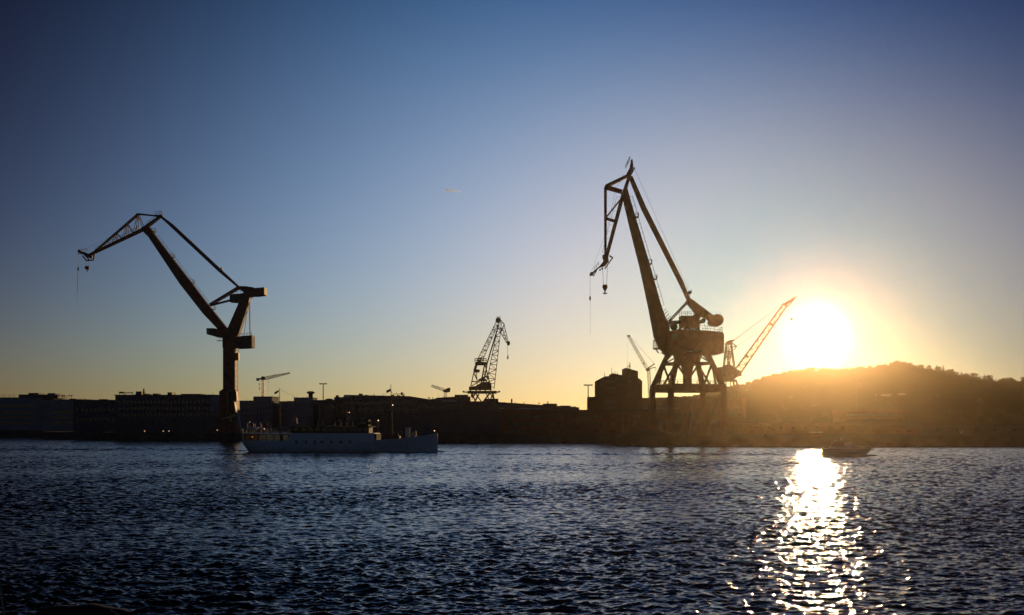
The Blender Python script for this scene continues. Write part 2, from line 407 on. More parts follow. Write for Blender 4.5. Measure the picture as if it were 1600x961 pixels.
# ---- wooded hill at the right
HR, H0 = 920.0, 600.0
HS = HR/F
ridge = [(900,655),(1000,640),(1100,624),(1140,614),(1165,610),(1200,599),(1230,591),(1262,586),(1300,584),(1340,583),(1370,582),(1395,580),
         (1420,583),(1450,588),(1475,593),(1500,598),(1530,603),(1560,604),(1600,606),(1700,608),(1850,618),(2000,635),(2150,655)]
def ridge_z(x):
    px = x/HS+800
    if px <= ridge[0][0] or px >= ridge[-1][0]: return GZ
    for (a,ya),(b,yb) in zip(ridge[:-1], ridge[1:]):
        if a <= px <= b:
            y = ya+(yb-ya)*(px-a)/(b-a); return H+(HZ-y)*HS
def hill_z(x, y):
    zr = ridge_z(x)
    if y < H0: return GZ
    v = (y-H0)/(HR-H0) if y <= HR else max(0, 1-(y-HR)/420)
    v = min(1, max(0, v)); sm = v**1.25
    return GZ-0.3+(zr-GZ)*sm + 0.7*math.sin(x*0.055+y*0.031)*sm
mb = MB(); xs = np.linspace(40, 670, 100); ysn = np.linspace(596, 1345, 60)
vs = [(x,y,hill_z(x,y)) for y in ysn for x in xs]; nx = len(xs)
mb.add(vs, [(j*nx+i, j*nx+i+1, (j+1)*nx+i+1, (j+1)*nx+i) for j in range(len(ysn)-1) for i in range(nx-1)])
o = mb.build('hill', M['hill'], smooth=True); o['kind'] = 'structure'

def clump(mb, c, r, n, sq=1.0, leaf=0.55, rng=rnd):
    # a crown as many small leaf-spray faces through its volume
    for k in range(n):
        while True:
            p = Vector((rng.uniform(-1,1), rng.uniform(-1,1), rng.uniform(-1,1)))
            if 0.25 < p.length < 1: break
        q = Vector(c)+Vector((p.x*r, p.y*r, p.z*r*sq))
        a = Vector((rng.uniform(-1,1), rng.uniform(-1,1), rng.uniform(-1,1))).normalized(); b = a.orthogonal().normalized(); s = leaf*rng.uniform(0.6,1.3)
        mb.add([q-a*s, q+b*s*0.7, q+a*s, q-b*s*0.7], [(0,1,2,3)])
def forest():
    rg = random.Random(5); vs = []; fs = []
    ico = bmesh.new(); bmesh.ops.create_icosphere(ico, subdivisions=1, radius=1); iv = [v.co.copy() for v in ico.verts]; jf = [[v.index for v in f.verts] for f in ico.faces]; ico.free()
    mb = MB()
    for k in range(5200):
        y = 625+325*rg.random()**0.7; x = rg.uniform(76, 640)
        zr = ridge_z(x)
        if zr < 6: continue
        z = hill_z(x, y); hgt = rg.uniform(3.6, 6.2)
        if y < 700 and rg.random() < 0.3: continue
        for j in range(2 if y < 870 else 4):
            r = rg.uniform(1.3, 2.3); c = Vector((x+rg.uniform(-1.4,1.4), y+rg.uniform(-1.4,1.4), z+hgt*rg.uniform(0.45,0.85)))
            b = [c+Vector((p.x*r*rg.uniform(0.75,1.25), p.y*r*rg.uniform(0.75,1.25), p.z*r*rg.uniform(0.7,1.1))) for p in iv]
            mb.add(b, jf)
        if y > 870: clump(mb, (x,y,z+hgt*0.65), 2.3, 26, 0.9, 0.5, rg)
    o = mb.build('forest', M['leaf']); o['kind'] = 'stuff'
    tag(o, 'dark wooded slope of massed trees below the setting sun', 'forest')
forest()

def conifer(loc, h, label, group):
    t = thing('conifer_tree', label, 'tree', loc, group)
    mb = MB(); mb.rod((0,0,-0.5),(0,0,h*0.95),0.28,0.05,7); mb.build('trunk', M['bark'], t)
    mb = MB(); rg = random.Random(3)
    for k in range(34):
        z = h*(0.18+0.8*k/34); rr = (h*0.24)*(1-(k/34))**0.8+0.15
        for j in range(7):
            a = rg.uniform(0,6.28); r = rr*rg.uniform(0.6,1.15)
            tip = Vector((math.cos(a)*r, math.sin(a)*r, z-r*0.35)); sd = Vector((-math.sin(a),math.cos(a),0))*r*0.32
            mb.add([(0,0,z+0.25), tip*0.6+Vector((0,0,z*0.4))+sd, tip, tip*0.6+Vector((0,0,z*0.4))-sd], [(0,1,2,3)])
    mb.build('crown', M['needle'], t); return t
def broadleaf(loc, h, label, group, seed=1):
    t = thing('broadleaf_tree', label, 'tree', loc, group); rg = random.Random(seed)
    mb = MB(); mb.rod((0,0,-0.5),(0.1,0,h*0.55),0.35,0.16,7)
    for k in range(5):
        a = rg.uniform(0,6.28); mb.rod((0.05,0,h*0.35),(math.cos(a)*h*0.25,math.sin(a)*h*0.25,h*rg.uniform(0.6,0.85)),0.13,0.04,5)
    mb.build('trunk', M['bark'], t)
    mb = MB()
    for k in range(9):
        a = rg.uniform(0,6.28); r = rg.uniform(0,0.3)*h
        clump(mb, (math.cos(a)*r, math.sin(a)*r, h*rg.uniform(0.5,0.88)), h*rg.uniform(0.13,0.22), 60, 0.85, 0.42, rg)
    mb.build('crown', M['leaf'], t); return t
cproto = bproto = None
more = [(1372+i*7.1+rnd.uniform(-2,2), rnd.choice('bbbc'), rnd.uniform(8,13)) for i in range(32)] + [(1150+i*9.0+rnd.uniform(-3,3), 'b', rnd.uniform(6,9.5)) for i in range(24)]
for px, kind, hh in ((1448,'c',10),(1455,'c',12),(1462,'c',13),(1468,'c',14),(1494,'c',11),(1505,'c',11),(1512,'c',10),(1518,'c',9),(1523,'c',11),(1529,'c',13),(1547,'c',9),(1593,'c',11),
                     (1388,'b',11),(1394,'b',12),(1404,'b',9),(1413,'b',9),(1422,'b',9),(1432,'b',8),(1478,'b',11),(1486,'b',10),(1540,'b',9),(1554,'b',9),(1565,'b',9),(1580,'b',9),(1345,'b',8),(1330,'b',8),(1365,'b',8),(1260,'b',8),(1222,'b',7)) + tuple(more):
    x = (px-800)*HS; z = hill_z(x, HR-8); loc = (x, HR-8+rnd.uniform(-4,4), z+1.0); hh *= 0.72
    if kind == 'c':
        lb = 'dark conifer spire standing up from the hill ridge at the right'
        if cproto is None: cproto = conifer(loc, 13, lb, 'conifers along the hill ridge'); cproto.scale = (hh/13,)*3
        else: copy_tree(cproto, loc, rnd.uniform(0,6), hh/13)
    else:
        lb = 'rounded broadleaf tree standing on the ridge of the wooded hill'
        if bproto is None: bproto = broadleaf(loc, 11, lb, 'rounded trees along the hill ridge'); bproto.scale = (hh/11,)*3
        else: copy_tree(bproto, loc, rnd.uniform(0,6), hh/11)

# ================================================================ BUILDINGS
_wm = {}
def win_mesh(wd, h, m, parent, x, y, z, name='window'):
    key = (round(wd,2), round(h,2), m.name)
    if key not in _wm:
        mb = MB(); mb.box(-wd/2, wd/2, -0.06, 0.04, -h/2, h/2); o = mb.build(name, m, parent, (x,y,z)); _wm[key] = o; return o
    return copy_obj(_wm[key], parent, (x,y,z))
class Bld:
    """a building whose front wall faces the water; sizes taken at its own distance Y"""
    def __init__(s, name, label, px0, px1, Y, cat='building', group=None):
        s.Y = Y; s.k = Y/F; s.pc = (px0+px1)/2
        s.t = thing(name, label, cat, ((s.pc-800)*s.k, Y, GZ), group)
    def x(s, px): return (px-s.pc)*s.k
    def z(s, py): return H+(HZ-py)*s.k-GZ
    def block(s, name, px0, px1, py, m, depth=14, y0=0.0, pyb=None, parent=None):
        mb = MB(); z0 = -0.3 if pyb is None else s.z(pyb)
        mb.box(s.x(px0), s.x(px1), y0, y0+depth, z0, s.z(py)); return mb.build(name, m, parent or s.t)
    def shape(s, name, pts, m, depth=14, y0=0.0, parent=None):
        mb = MB(); mb.prism([(s.x(a), s.z(b)) for a,b in pts], y0, y0+depth); return mb.build(name, m, parent or s.t)
    def roof(s, px0, px1, py, m, depth=14, over=0.3, th=0.3, y0=0.0):
        mb = MB(); zz = s.z(py); mb.box(s.x(px0)-over, s.x(px1)+over, y0-over, y0+depth+over, zz+0.003, zz+th); return mb.build('roof', m, s.t)
    def windows(s, px0, px1, n, py, wpx, hpx, m, skip=(), y0=0.0, lit=None):
        for k in range(n):
            if k in skip: continue
            px = px0+(px1-px0)*(k+0.5)/n
            win_mesh(wpx*s.k, hpx*s.k, (M['blind_glint'] if lit and k in lit else m), s.t, s.x(px), y0, s.z(py))
    def pipe(s, name, px, py0, py1, r, m, y=4.0):
        mb = MB(); mb.rod((s.x(px),y,s.z(py0)-0.3),(s.x(px),y,s.z(py1)),r,r*0.9,8); return mb.build(name, m, s.t)

def clutter(b, px0, px1, py, n, seed=1, y=5.0):
    # small plant rooms, vents, hatches and thin aerials standing on a flat roof
    rg = random.Random(seed)
    for i in range(n):
        px = px0+(px1-px0)*(i+rg.uniform(0.15,0.85))/n; q = rg.random()
        if q < 0.45: b.block('roof_unit', px-rg.uniform(0.6,2.2), px+rg.uniform(0.6,2.2), py-rg.uniform(0.8,2.0), M['dark_clad'], rg.uniform(2,5), y+rg.uniform(0,3), py+0.2)
        elif q < 0.7: b.pipe('vent_pipe', px, py, py-rg.uniform(1.2,3.0), 0.16, M['steel'], y)
        else: b.pipe('aerial', px, py, py-rg.uniform(3.0,6.5), 0.05, M['steel'], y)
# left: office with pale window bands
b = Bld('office_building', 'office block with pale wall bands at the far left edge of the waterfront', -60, 66, 545)
b.block('wall', -60, 66, 622, M['plaster'], 24); b.roof(-60, 66, 622, M['roof'], 24)
for py in (634, 644.5, 652.5, 661): 
    mb = MB(); mb.box(b.x(-55), b.x(53), -0.08, 0.06, b.z(py+2.2), b.z(py-1.8)); mb.build('window_band', M['pane'], b.t)
b.block('penthouse', 22, 84, 616, M['dark_clad'], 12, 5, 621.9); b.block('penthouse', 36, 52, 613.5, M['dark_clad'], 7, 6, 615.9); b.block('penthouse', 66, 78, 613.8, M['dark_clad'], 7, 6.2, 615.9)
mb = MB(); mb.rail([(b.x(-20),1,b.z(621)),(b.x(21),1,b.z(621))], 1.2, 0.05, 2); mb.build('railing', M['steel'], b.t)
b = Bld('office_building', 'banded office block second from the left with antennas on its flat roof', 66.6, 136, 538)
b.block('wall', 66.8, 136, 625, M['conc'], 20); b.roof(68, 136, 625, M['roof'], 20)
for py in (644, 653, 661.5):
    mb = MB(); mb.box(b.x(80), b.x(118), -0.08, 0.06, b.z(py+2), b.z(py-1.8)); mb.build('window_band', M['pane'], b.t)
for k, px in enumerate((87, 92, 95, 103, 107)):
    mb = MB(); zz = b.z(624); mb.rod((b.x(px),4,zz),(b.x(px),4,zz+1.6),0.07); mb.ball((b.x(px),4,zz+1.7),0.35,1,0.4,1); mb.build('antenna', M['steel'], b.t)
b.block('parapet', 105, 115, 622.7, M['dark_clad'], 6, 3, 624.9)
clutter(b, 70, 134, 625, 6, 3)
b = Bld('warehouse', 'low dark warehouse between the banded offices and the long office', 114, 182, 490)
b.block('wall', 114, 182, 626, M['dark_clad'], 22); b.roof(114, 182, 626, M['roof'], 22)
b.block('penthouse', 149, 163, 623.4, M['dark_clad'], 6, 4, 625.9); b.windows(118, 180, 9, 640, 3.2, 4, M['pane']); b.windows(118, 180, 9, 655, 3.2, 4, M['pane'])
clutter(b, 116, 180, 626, 6, 4)
b = Bld('long_office_building', 'long dark flat-roofed office behind and left of the column crane', 180, 347, 465)
b.block('wall', 180, 347, 618, M['dark_clad'], 26); b.roof(180, 347, 618, M['roof'], 26)
b.block('penthouse', 207, 216, 611.2, M['dark_clad'], 6, 4, 616.5); b.block('penthouse', 257, 264, 612.6, M['dark_clad'], 6, 4, 616.5)
b.block('penthouse', 278, 310, 615, M['conc'], 8, 4, 616.7); b.block('penthouse', 320, 331, 616.1, M['dark_clad'], 6, 4, 616.9); b.block('roof_unit', 235, 243, 614.6, M['conc'], 4, 3, 616.5); b.block('roof_unit', 222, 228, 615, M['conc'], 4, 3, 616.6)
b.pipe('chimney', 219.7, 617, 607, 0.3, M['steel'])
mb = MB()
for a, c, z0, z1 in ((184,192,614.7,612),(193,206,614.3,613)):
    mb.box(b.x(a), b.x(c), 1.4, 1.7, b.z(z0), b.z(z1))
    for q in (a+1, c-1): mb.beam((b.x(q),1.55,b.z(617)),(b.x(q),1.55,b.z(z1)),0.15)
mb.build('roof_screen', M['steel'], b.t)
for r_ in (628, 638, 648): b.windows(184, 345, 26, r_, 3.2, 4.2, M['pane'])
b.block('pale_bay', 330, 346.9, 617.9, M['plaster'], 0.5, -0.5, 645)
# behind the steamer
clutter(b, 182, 345, 618, 16, 5)
b = Bld('apartment_building', 'grey apartment block between the column crane and the steamer aft mast', 374, 400, 560)
b.block('wall', 374, 400, 627, M['plaster'], 16); b.roof(374, 400, 627, M['roof'], 16); b.pipe('chimney', 394.5, 627, 619.5, 0.5, M['conc_d'])
for r_ in (633, 641, 649): b.windows(376, 399, 6, r_, 2.0, 3.4, M['pane'])
clutter(b, 376, 399, 627, 3, 6)
b = Bld('apartment_building', 'taller square grey block under the flat-top tower crane', 398, 425, 540)
b.block('wall', 398, 425, 620.5, M['plaster'], 16); b.roof(398, 425, 620.5, M['roof'], 16)
for r_ in (629, 638, 647, 656): b.windows(400, 424, 5, r_, 2.2, 3.4, M['pane'])
b = Bld('apartment_building', 'low stepped grey block just right of the steamer aft mast', 424, 459, 565)
b.block('wall', 424, 448, 628, M['plaster'], 14); b.roof(424, 448, 628, M['roof'], 14); b.block('side_wing', 448.2, 459, 630.5, M['plaster'], 14)
for r_ in (635, 643): b.windows(426, 447, 6, r_, 2.0, 3.2, M['pane'])
clutter(b, 425, 447, 628, 4, 7)
b = Bld('roof_terrace_building', 'grey block with a round ventilator drum and clutter on its roof', 448, 489, 555)
b.block('wall', 448, 489, 626.5, M['plaster'], 16); b.block('upper_storey', 458, 488, 622, M['plaster'], 12, 2, 626.4); b.roof(458, 488, 622, M['roof'], 12, y0=2)
mb = MB(); mb.lathe([(1.0,0),(1.0,1.6),(1.9,2.2),(1.9,2.5),(1.0,3.0)], (b.x(481.5),7,b.z(621)), 14); mb.build('ventilator', M['steel'], b.t)
for px, py in ((456.5,620.5),(459,620.8),(471,620.4),(476,619.3),(478,620.6)): b.block('roof_unit', px-0.7, px+0.7, py, M['steel'], 1.2, 6, 622)
b.windows(460, 487, 6, 632, 2.6, 3.2, M['pane'])
b = Bld('hall_building', 'low dark hall with a rounded roof bump behind the steamer funnel', 487, 524, 530)
b.block('wall', 487, 524, 626, M['dark_clad'], 20); b.roof(487, 524, 626, M['roof'], 20); b.shape('roof_bump', [(506,625),(507.5,623),(513,622.4),(516,624),(517,625)], M['dark_clad'], 8, 3)
b.windows(489, 523, 8, 636, 2.4, 3, M['pane'])
clutter(b, 488, 522, 626, 5, 8)
b = Bld('glazed_roof_building', 'long dark block with a slanting skylight and lettering on its roof', 522, 676, 545)
b.shape('wall', [(522,690),(522,620.5),(536,620.5),(538,616.8),(640,619),(662,622.5),(676,624.5),(676,690)], M['dark_clad'], 24)
b.block('roof_unit', 523, 526.5, 617.4, M['conc_d'], 4, 3, 620.6); b.block('roof_unit', 559, 564, 614.8, M['conc_d'], 4, 3, 617.4)
mb = MB(); mb.add([(b.x(537.5),-0.1,b.z(620.4)),(b.x(545),-0.1,b.z(620.4)),(b.x(548),-0.1,b.z(617.6)),(b.x(539),-0.1,b.z(617.6)),(b.x(537.5),0.05,b.z(620.4)),(b.x(545),0.05,b.z(620.4)),(b.x(548),0.05,b.z(617.6)),(b.x(539),0.05,b.z(617.6))],[(0,1,2,3),(4,5,6,7),(0,1,5,4),(1,2,6,5),(2,3,7,6),(3,0,4,7)]); mb.build('skylight', M['metal_roof'], b.t)
mb = MB(); bz = b.z(617.3); xx = b.x(614.2)
for k, (wd, hh) in enumerate(((0.5,0.8),(0.5,0.6),(0.45,1.5),(0.6,0.75),(0.55,0.75),(0.6,0.75),(0.5,0.7),(0.5,0.75))):   # small script letters too far off to read
    mb.box(xx, xx+wd*0.28, 1.0, 1.15, bz, bz+hh); mb.box(xx+wd*0.3, xx+wd, 1.0, 1.15, bz+hh*0.1, bz+0.2); mb.box(xx+wd*0.3, xx+wd, 1.0, 1.15, bz+0.55, bz+0.72); xx += wd+0.14
mb.box(b.x(626), b.x(629.2), 1.0, 1.2, bz, bz+1.3); mb.box(b.x(613), b.x(630), 1.02, 1.12, bz-0.55, bz-0.45)
for px in (615, 620, 625, 628): mb.box(b.x(px)-0.06, b.x(px)+0.06, 1.04, 1.1, bz-1.2, bz)
mb.build('roof_sign', M['steel'], b.t)
b.windows(530, 670, 30, 630, 2.6, 2.8, M['pane']); b.windows(530, 670, 30, 640, 2.6, 2.8, M['pane'])
clutter(b, 545, 638, 618, 8, 9)
b = Bld('stepped_roof_building', 'dark building with stepped roofs left of the lattice crane foot', 654, 735, 505)
b.shape('wall', [(654,690),(654,626),(662,624.5),(680,623),(682,621.5),(709,619.8),(735,619.5),(735,690)], M['dark_clad'], 24)
b.block('upper_storey', 710, 731, 616.6, M['dark_clad'], 10, 2, 619.7)
mb = MB(); mb.box(b.x(690), b.x(713), -0.5, -0.01, b.z(627.4), b.z(625.8)); mb.build('awning', M['metal_roof'], b.t)
b.windows(660, 733, 12, 636, 3.6, 2.2, M['pane']); b.windows(660, 733, 12, 645, 3.6, 2.2, M['pane'])
clutter(b, 664, 708, 622, 5, 10)
b = Bld('flat_hall', 'long dark flat hall behind the red brick range, chimney on its roof', 728, 905, 470)
b.shape('wall', [(728,690),(728,627),(762,627),(905,636.5),(905,690)], M['dark_clad'], 26)
b.block('upper_storey', 757, 778.5, 622.8, M['dark_clad'], 10, 2, 631); b.pipe('chimney', 799.5, 633, 623, 0.33, M['brick']); b.pipe('chimney', 856.5, 632, 627, 0.25, M['brick'])
b.block('upper_storey', 849, 870.5, 630.6, M['brick'], 8, 1, 637); b.block('upper_storey', 876, 892, 633.6, M['dark_clad'], 8, 2, 638)
mb = MB(); mb.box(b.x(806), b.x(846), -0.4, -0.01, b.z(639.3), b.z(637.8)); mb.build('roof_light_strip', M['metal_roof'], b.t)
mb = MB(); mb.box(b.x(779), b.x(788), -0.4, -0.01, b.z(638.5), b.z(637.3)); mb.build('roof_light_strip', M['metal_roof'], b.t)
# red brick range and tower
clutter(b, 780, 848, 630.5, 4, 11); clutter(b, 894, 904, 636.5, 2, 12)
b = Bld('brick_factory', 'long three-storey red brick waterfront range with rows of windows', 640, 1012, 402)
b.block('wall', 782, 1012, 642, M['brick'], 16); b.roof(782, 1012, 642, M['roof'], 16, 0.25, 0.35)
b.block('side_wing', 640, 781.8, 641.5, M['dark_clad'], 20, 0.5)
for r_, h_ in ((650.5,4.6),(662.5,4.6),(674,4.2)):
    lit = set(rnd.sample(range(33), 9))
    b.windows(790, 1008, 33, r_, 3.7, h_, M['pane'], lit=lit)
for k in range(12):
    px = 790+k*19.4
    mb = MB(); mb.box(b.x(px)-0.25, b.x(px)+0.25, -0.22, -0.005, 0, b.z(643)); mb.build('pilaster', M['brick2'], b.t)
b.pipe('downpipe', 973, 680, 643, 0.09, M['crane_white'], -0.35)
b = Bld('brick_tower_building', 'tall brick office tower with stepped sloping roofline left of the portal crane', 920, 1004, 440)
b.shape('wall', [(934,690),(934,594),(945,588),(957,587.5),(957,583),(976,587),(978,587),(978,574.5),(997,580),(997,591),(1000,592),(1003.5,596),(1003.5,690)], M['brick2'], 16)
b.block('side_wing', 921, 933.8, 620, M['brick'], 14)
b.block('stair_bay', 936, 942, 606, M['brick'], 0.7, -0.7, 640)
for r_ in (596, 606.5, 617, 628, 638): b.windows(945, 962, 4, r_, 3.0, 3.4, M['blind_glint'] if r_ != 617 else M['pane']); b.windows(965, 972, 1, r_, 2.6, 3.4, M['pane']); b.windows(981, 987, 1, r_, 2.6, 3.4, M['blind_glint'])
mb = MB()
for px, py, h_ in ((945.5,588,3),(957,583,4),(962,585,2.5),(966,586,2.5),(974,587,2),(982,575.5,2.2),(984.5,576,5),(986,576,4.5)): mb.rod((b.x(px),3,b.z(py)-0.2),(b.x(px),3,b.z(py)+h_*0.5),0.09)
mb.rod((b.x(981),3,b.z(576)),(b.x(981),3,b.z(560)),0.03); mb.box(b.x(983.8),b.x(985.2),2.8,3.2,b.z(573.5),b.z(570)); mb.build('antennas', M['steel'], b.t)
# under and behind the portal crane
b = Bld('dock_hall', 'long dark dock hall behind the portal crane legs with a pale strip', 1003, 1166, 560)
b.shape('wall', [(1003,690),(1003,622),(1012,621.5),(1040,621),(1053,619),(1074,621.5),(1166,621.5),(1166,690)], M['brick2'], 30)
mb = MB(); mb.box(b.x(1005), b.x(1061), -0.3, -0.01, b.z(638.6), b.z(636.8)); mb.build('light_strip', M['metal_roof'], b.t)
b.windows(1010, 1160, 16, 648, 5, 3.4, M['pane'])
clutter(b, 1078, 1160, 621.5, 7, 13)
b = Bld('quay_hall', 'low flat quay hall to the right of the portal crane foot', 1168, 1330, 420)
b.block('wall', 1168, 1330, 661, M['brick2'], 24); b.roof(1168, 1330, 661, M['roof'], 24, 0.4, 0.25)
b.windows(1172, 1326, 8, 668, 4, 2.6, M['pane'])
b = Bld('terrace_building', 'wide building with a row of sun-catching windows on the hillside foot', 1318, 1414, 585)
b.block('wall', 1318, 1414, 641, M['brick2'], 20); b.roof(1318, 1414, 641, M['roof'], 20, 0.6, 0.3)
b.windows(1322, 1410, 20, 648, 2.6, 4.6, M['blind_glint']); b.windows(1322, 1410, 20, 657, 2.6, 3.6, M['pane'])  # sun glints of the upper row put into the pale window colour
b = Bld('hillside_house', 'pale square house half way up the wooded hill', 1440, 1456, 735); b.t.location.z = hill_z(b.t.location.x, 735)
def zz(py, bb): return H+(HZ-py)*bb.k-bb.t.location.z
mb = MB(); mb.box(b.x(1440), b.x(1456), 0, 9, -1, zz(627,b)); mb.build('wall', M['plaster'], b.t)
mb = MB(); mb.prism([(b.x(1439),zz(627,b)+0.01),(b.x(1457),zz(627,b)+0.01),(b.x(1448),zz(624,b))], -0.4, 9.4); mb.build('roof', M['roof'], b.t)
for k, px in enumerate((1443,1448,1453)): win_mesh(1.1, 1.3, M['pane'], b.t, b.x(px), 0, zz(630,b))
for nm, px0, px1, py, lab in (('flat_roof_house',1374,1392,618.5,'flat house with a bright roof edge, left of a pair on the hill'),('flat_roof_house',1399,1413,616.8,'flat house with a bright roof edge, upper right of a pair on the hill'),('flat_roof_house',1578,1596,635,'low house with pale roof on the hill at the right edge'),('flat_roof_house',1460,1484,632,'wide low pale house beside the square hillside house')):
    b = Bld(nm, lab, px0, px1, 760); b.t.location.z = hill_z(b.t.location.x, 760)
    mb = MB(); mb.box(b.x(px0), b.x(px1), 0, 8, -3, zz(py,b)); mb.build('wall', M['plaster'] if px0 == 1460 else M['conc_d'], b.t)
    mb = MB(); mb.box(b.x(px0)-0.5, b.x(px1)+0.5, -0.8, 8.5, zz(py,b)+0.01, zz(py,b)+0.8); mb.build('roof', M['metal_roof'], b.t)
    for k in range(4): win_mesh(1.1, 1.3, M['pane'], b.t, b.x(px0+(px1-px0)*(k+0.5)/4), 0, zz(py+3,b))
b = Bld('shore_shed', 'long low dark shed on the quay at the right edge', 1440, 1640, 430)
b.block('wall', 1440, 1640, 664, M['dark_clad'], 20); b.roof(1440, 1640, 664, M['roof'], 20); b.windows(1450, 1630, 6, 672, 4, 2.6, M['pane'])
mb = MB(); mb.box(b.x(1500), b.x(1505), -0.1, 0.05, b.z(681), b.z(673)); mb.build('door', M['offwhite'], b.t)
b = Bld('shore_shed', 'low dark shed on the quay behind the motor boat', 1332, 1436, 415)
b.block('wall', 1332, 1436, 667, M['brick2'], 18); b.roof(1332, 1436, 667, M['roof'], 18); b.windows(1338, 1430, 5, 674, 4, 2.6, M['pane'])
b = Bld('kiosk', 'small flat-roofed kiosk with white roof on the quay left of the motor boat', 1269, 1284, 350)
b.block('wall', 1270, 1283, 676.5, M['brick2'], 2.4); mb = MB(); mb.box(b.x(1268.5), b.x(1284.5), -0.4, 2.8, b.z(676.4), b.z(674.6)); mb.build('roof', M['crane_white'], b.t)
win_mesh(1.2, 0.8, M['pane'], b.t, 0, 0, 1.1)

# ================================================================ CRANES
class Rig:
    def __init__(s, name, label, px, py, Y, group=None, cat='crane', z=None):
        s.k = Y/F; s.px = px; s.Y = Y; base = P(px, py, Y)
        if z is not None: base.z = z
        s.bz = base.z; s.t = thing(name, label, cat, base, group)
    def c(s, px, py, y=0.0): return Vector(((px-s.px)*s.k, y, H+(HZ-py)*s.k-s.bz))
    def xz(s, pts): return [(q.x, q.z) for q in (s.c(a,b) for a,b in pts)]
    def plate(s, name, pts, w, m, y=0.0, parent=None):
        mb = MB(); mb.prism(s.xz(pts), y-w/2, y+w/2); return mb.build(name, m, parent or s.t)

# ---- portal crane on the pier (right)
def portal_crane():
    g = Rig('portal_crane', 'big orange portal crane on the pier with its fly jib folded down', 1074, 681, 357, z=GZ)
    k = g.k; m = M['crane_orange']; c = g.c; t = g.t
    th = R(12.5)
    def corner(a, i, j): return ((i*math.cos(th)-j*math.sin(th))*a, (i*math.sin(th)+j*math.cos(th))*a)
    a0 = 42.7*k; a1 = 23.5*k
    zb = c(0,607).z; zt = c(0,552).z
    legs = [(-1,-1),(1,-1),(1,1),(-1,1)]
    for i, j in legs:
        x, y = corner(a0, i, j); x1, y1 = corner(a1, i, j)
        mb = MB(); mb.beam((x,y,0.9),(x,y,zb),1.6); mb.build('leg', m, t)
        mb = MB(); mb.beam((x,y,zb),(x1,y1,zt),1.6,1.6,1.3,1.3); mb.build('upper_leg', m, t)
        mb = MB(); mb.box(x-2.6,x+2.6,y-0.7,y+0.7,0.35,1.2)
        for q in (-2,-0.7,0.7,2): mb.disc_y((x+q,y,0.35), 0.38, y-0.35, y+0.35, 12)
        mb.build('bogie', M['steel'], t)
    pr = [(0,1),(1,2),(2,3),(3,0)]
    mb = MB()
    for a, b in pr:
        p = Vector((*corner(a0,*legs[a]), zb)); q = Vector((*corner(a0,*legs[b]), zb)); mb.beam(p, q, 1.5, 2.2)
    mb.build('portal_beam', m, t)
    mb = MB()
    for a, b in pr:
        p = Vector((*corner(a0,*legs[a]), zb+1.15)); q = Vector((*corner(a0,*legs[b]), zb+1.15)); mb.rail([p,q],1.1,0.05,2.0)
    mb.build('walkway_railing', M['steel'], t)
    zc = c(0,568.5).z; f = (zc-zb)/(zt-zb); am = a0+(a1-a0)*f
    mb = MB()
    for a, b in pr:
        p = Vector((*corner(am,*legs[a]), zc)); q = Vector((*corner(am,*legs[b]), zc)); mb.beam(p, q, 0.6, 0.7)
        A = Vector((*corner(am,*legs[a]), zc)); Bq = Vector((*corner(am,*legs[b]), zc))
        mid = (Vector((*corner(a0,*legs[a]), zb+1))+Vector((*corner(a0,*legs[b]), zb+1)))/2; off = (Vector((*corner(a0,*legs[b]),0))-Vector((*corner(a0,*legs[a]),0)))*0.13
        mb.beam(A, mid-off, 0.55); mb.beam(Bq, mid+off, 0.55)
        T0 = Vector((*corner(a1,*legs[a]), zt)); T1 = Vector((*corner(a1,*legs[b]), zt)); mb.beam(T0, T1, 0.8, 0.9)
        mb.beam(A, (T0+T1)/2, 0.4); mb.beam(Bq, (T0+T1)/2, 0.4)
    mb.build('bracing', m, t)
    mb = MB(); z0, z1, z2, z3 = c(0,601).z, c(0,583).z, c(0,572).z, c(0,556).z
    mb.lathe([(1.3,z0),(1.35,z1),(1.9,z2),(3.1,z3),(3.6,zt+0.5)], (0,0,0), 20); mb.build('slewing_column', m, t, smooth=True)
    mb = MB(); mb.lathe([(5.2,zt-0.1),(5.4,zt+0.25),(5.4,zt+0.7),(5.0,zt+0.9)], (0,0,0), 28); mb.build('slew_ring', M['steel'], t, smooth=True)
    mb = MB()
    p = Vector((*corner(a0,1,1),1.0)); q = Vector((*corner(a0,1,-1),zb)); mb.beam(p,q,0.5); mb.beam(c(1106,622,2),c(1117,606,2),0.5)
    for s_ in range(3): mb.beam(c(1085+6*s_,668-12*s_,5),c(1091+6*s_,656-12*s_,5),0.5,0.35)
    mb.build('stairway', M['steel'], t)
    # machinery house
    hw = 4.2
    o = g.plate('machinery_house', [(1044,519),(1048,517.5),(1060,516),(1076,516.5),(1100,518),(1122,520),(1126,521.5),(1127.5,525),(1127.5,552.5),(1118,554.5),(1104,555),(1050,553.5),(1040,549)], 2*hw, m)
    for px, py in ((1050,527),):
        mb = MB(); p = c(px,py); mb.box(p.x-0.7,p.x+0.7,-hw-0.08,-hw+0.05,p.z-0.8,p.z+0.8); mb.build('window', M['blind_glint'] if px == 1050 else M['pane'], o)
    mb = MB(); mb.rail([c(1090,518,-hw+0.2),c(1125,521,-hw+0.2)],1.5,0.05,2); mb.rail([c(1090,518,hw-0.2),c(1125,521,hw-0.2),c(1125,521,-hw+0.2)],1.5,0.05,2); mb.rail([c(1043,518,-hw+0.2),c(1058,516.5,-hw+0.2)],1.2,0.05,1.6)
    mb.build('roof_railing', M['steel'], o)
    o = g.plate('winch_house', [(1062.5,512.5),(1062.5,494.5),(1081,494.5),(1088,489),(1091,494),(1090.5,513)], 5.2, m)
